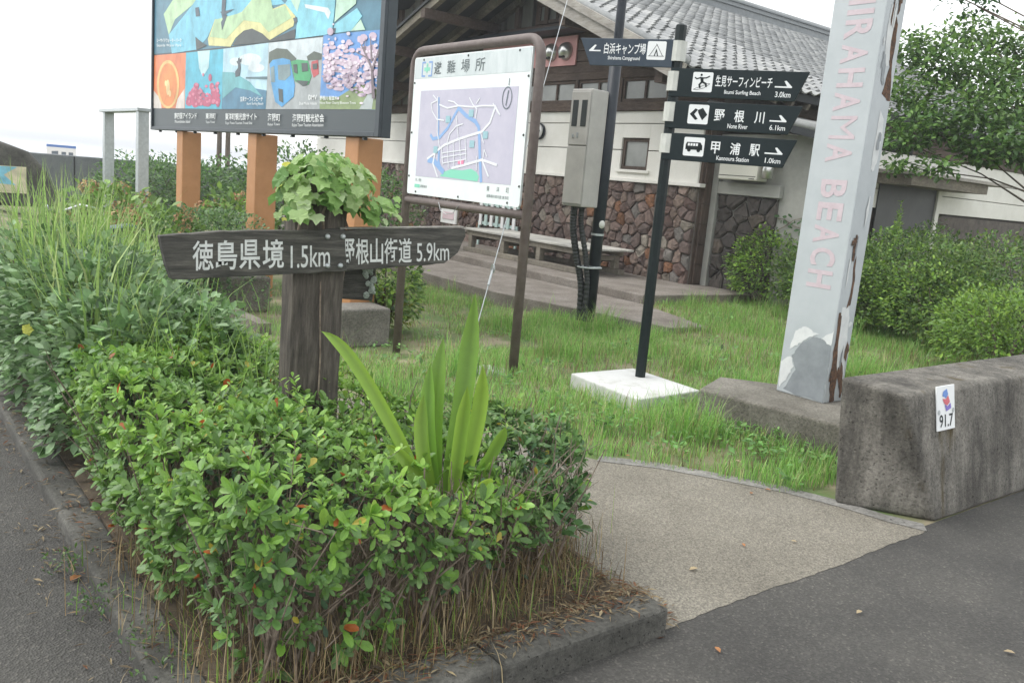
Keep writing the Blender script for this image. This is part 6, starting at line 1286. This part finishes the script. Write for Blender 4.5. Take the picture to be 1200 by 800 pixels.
MB().tube([(-.52, 0, .34), (-.40, 0, .80), (-.385, 0, .90)], .016, 8).build('fork', 'bike', bc); MB().tube([(-.40, 0, .76), (-.02, 0, .33), (.14, 0, .78)], .017, 8).build('frame', 'bike', bc); MB().tube([(-.02, 0, .33), (.52, 0, .34), (.12, 0, .66)], .010, 7).build('rear_stay', 'bike', bc)
MB().tube([(-.30, -.28, 1.0), (-.36, -.22, 1.03), (-.42, -.06, .97), (-.385, 0, .95), (-.42, .06, .97), (-.36, .22, 1.03), (-.24, .30, 1.0)], .012, 8).build('handlebar', 'chrome', bc, smooth=True)
for s_ in (-1, 1): MB().tube([(-.33, s_ * .26, 1.01), (-.22, s_ * .31, .99)], .017, 8).build('grip', 'rubber', bc)
MB().tube([(.14, 0, .78), (.15, 0, .84)], .014, 8).build('seat_post', 'chrome', bc)
MB().add([(-.02, 0, .86), (.08, -.05, .87), (.24, -.12, .88), (.32, -.09, .90), (.32, .09, .90), (.24, .12, .88), (.08, .05, .87), (.10, 0, .90), (.26, 0, .93), (.12, 0, .81)], [(0, 1, 7), (1, 2, 8, 7), (2, 3, 8), (3, 4, 8), (4, 5, 8), (5, 6, 7, 8), (6, 0, 7), (0, 9, 1), (1, 9, 2), (2, 9, 3), (3, 9, 4), (4, 9, 5), (5, 9, 6), (6, 9, 0)]).build('saddle', 'bike', bc, bevel=.015, smooth=True)
MB().tube([(.52 + .37 * math.cos(a), 0, .34 + .37 * math.sin(a)) for a in np.linspace(.1, 2.9, 14)], .02, 6).build('mudguard', 'bike', bc); MB().tube([(-.05, .03, .33), (-.05, .09, .22)], .012, 6).build('pedal', 'rubber', bc)

# ================================================================== SMALL THINGS ON THE GROUND
for i, (px, py, sz, c) in enumerate(((868, 541, .05, 0), (818, 665, .045, 0), (870, 636, .03, 1), (927, 633, .03, 0), (880, 578, .035, 1), (903, 574, .035, 1), (1010, 715, .035, 0), (838, 757, .035, 1), (733, 533, .03, 1), (82, 680, .06, 1), (1190, 765, .04, 0))):
    p = G(px, py, .016 if py > 545 else .05); r = thing('fallen_leaf', tuple(p), ['curled dry leaf on the grass by the plinth', 'dark fallen leaf in the middle of the path', 'tiny dry leaf scrap on the path beyond its middle', 'pale leaf scrap on the path towards the wall', 'reddish dry leaf at the grass edge of the path', 'second reddish dry leaf at the grass edge, nearer the wall', 'pale straw-like leaf on the asphalt right of the path', 'small dry leaf on the asphalt near the kerb end', 'orange dry leaf at the far left end of the path edge', 'orange leaf lying on the asphalt left of the left kerb', 'pale leaf scrap on the asphalt at the lower right'][i], 'leaf', 'fallen leaves')
    me = bpy.data.meshes.new('blade'); ang = i * 1.3; Rz = np.array([[math.cos(ang), -math.sin(ang), 0], [math.sin(ang), math.cos(ang), 0], [0, 0, 1]]); v_ = (ELL * np.array([1, 1, 1.6]) * sz) @ Rz.T
    me.from_pydata([tuple(q) for q in v_], [], [tuple(q) for q in ELL_T]); me.update(); add_tint(me, np.tile([(0.36, 0.29, 0.19), (0.34, 0.16, 0.07)][c], (len(v_), 1))); link('blade', me, 'straw', r)
wk = at(170, 725, 2.85); 
n = 420; cc = np.array([(0.62, 2.95), (0.70, 2.62), (0.60, 3.3), (.72, 2.45)]); ci_ = RNG.integers(0, 4, n); P = np.column_stack([cc[ci_] + RNG.normal(0, .045, (n, 2)), RNG.uniform(.02, .10, n)])
V, T, C = leaves(n, P, unit(n) + np.array([0, 0, .3]), np.tile([0, 0, 1.], (n, 1)) + unit(n) * .4, RNG.uniform(.012, .028, n), tints(n, [(0.06, 0.13, 0.04), (0.09, 0.17, 0.05)]), (DIA, DIA_T)); tag(trimesh('kerb_weeds', V, T, 'leaf', C), 'small green weeds creeping over the left kerb', 'weeds', kind='stuff')

# ================================================================== HAZE: thin volume added to give milky lens glare and lifted shadows
hz = MB().box(-3100, 3100, -1000, 3600, -4.6, 9.5).build('haze', None); hz['kind'] = 'stuff'; hz['label'] = 'thin haze volume added for milky lens glare'; hz['category'] = 'haze'
hm = bpy.data.materials.new('glare_haze'); hm.use_nodes = True; ht = hm.node_tree; ht.nodes.remove(ht.nodes['Principled BSDF'])
pv = ht.nodes.new('ShaderNodeVolumePrincipled'); pv.inputs['Color'].default_value = (0.93, 0.96, 1.0, 1); pv.inputs['Density'].default_value = HAZE; pv.inputs['Anisotropy'].default_value = 0.2
ht.links.new(pv.outputs[0], ht.nodes['Material Output'].inputs['Volume']); hz.data.materials.append(hm)
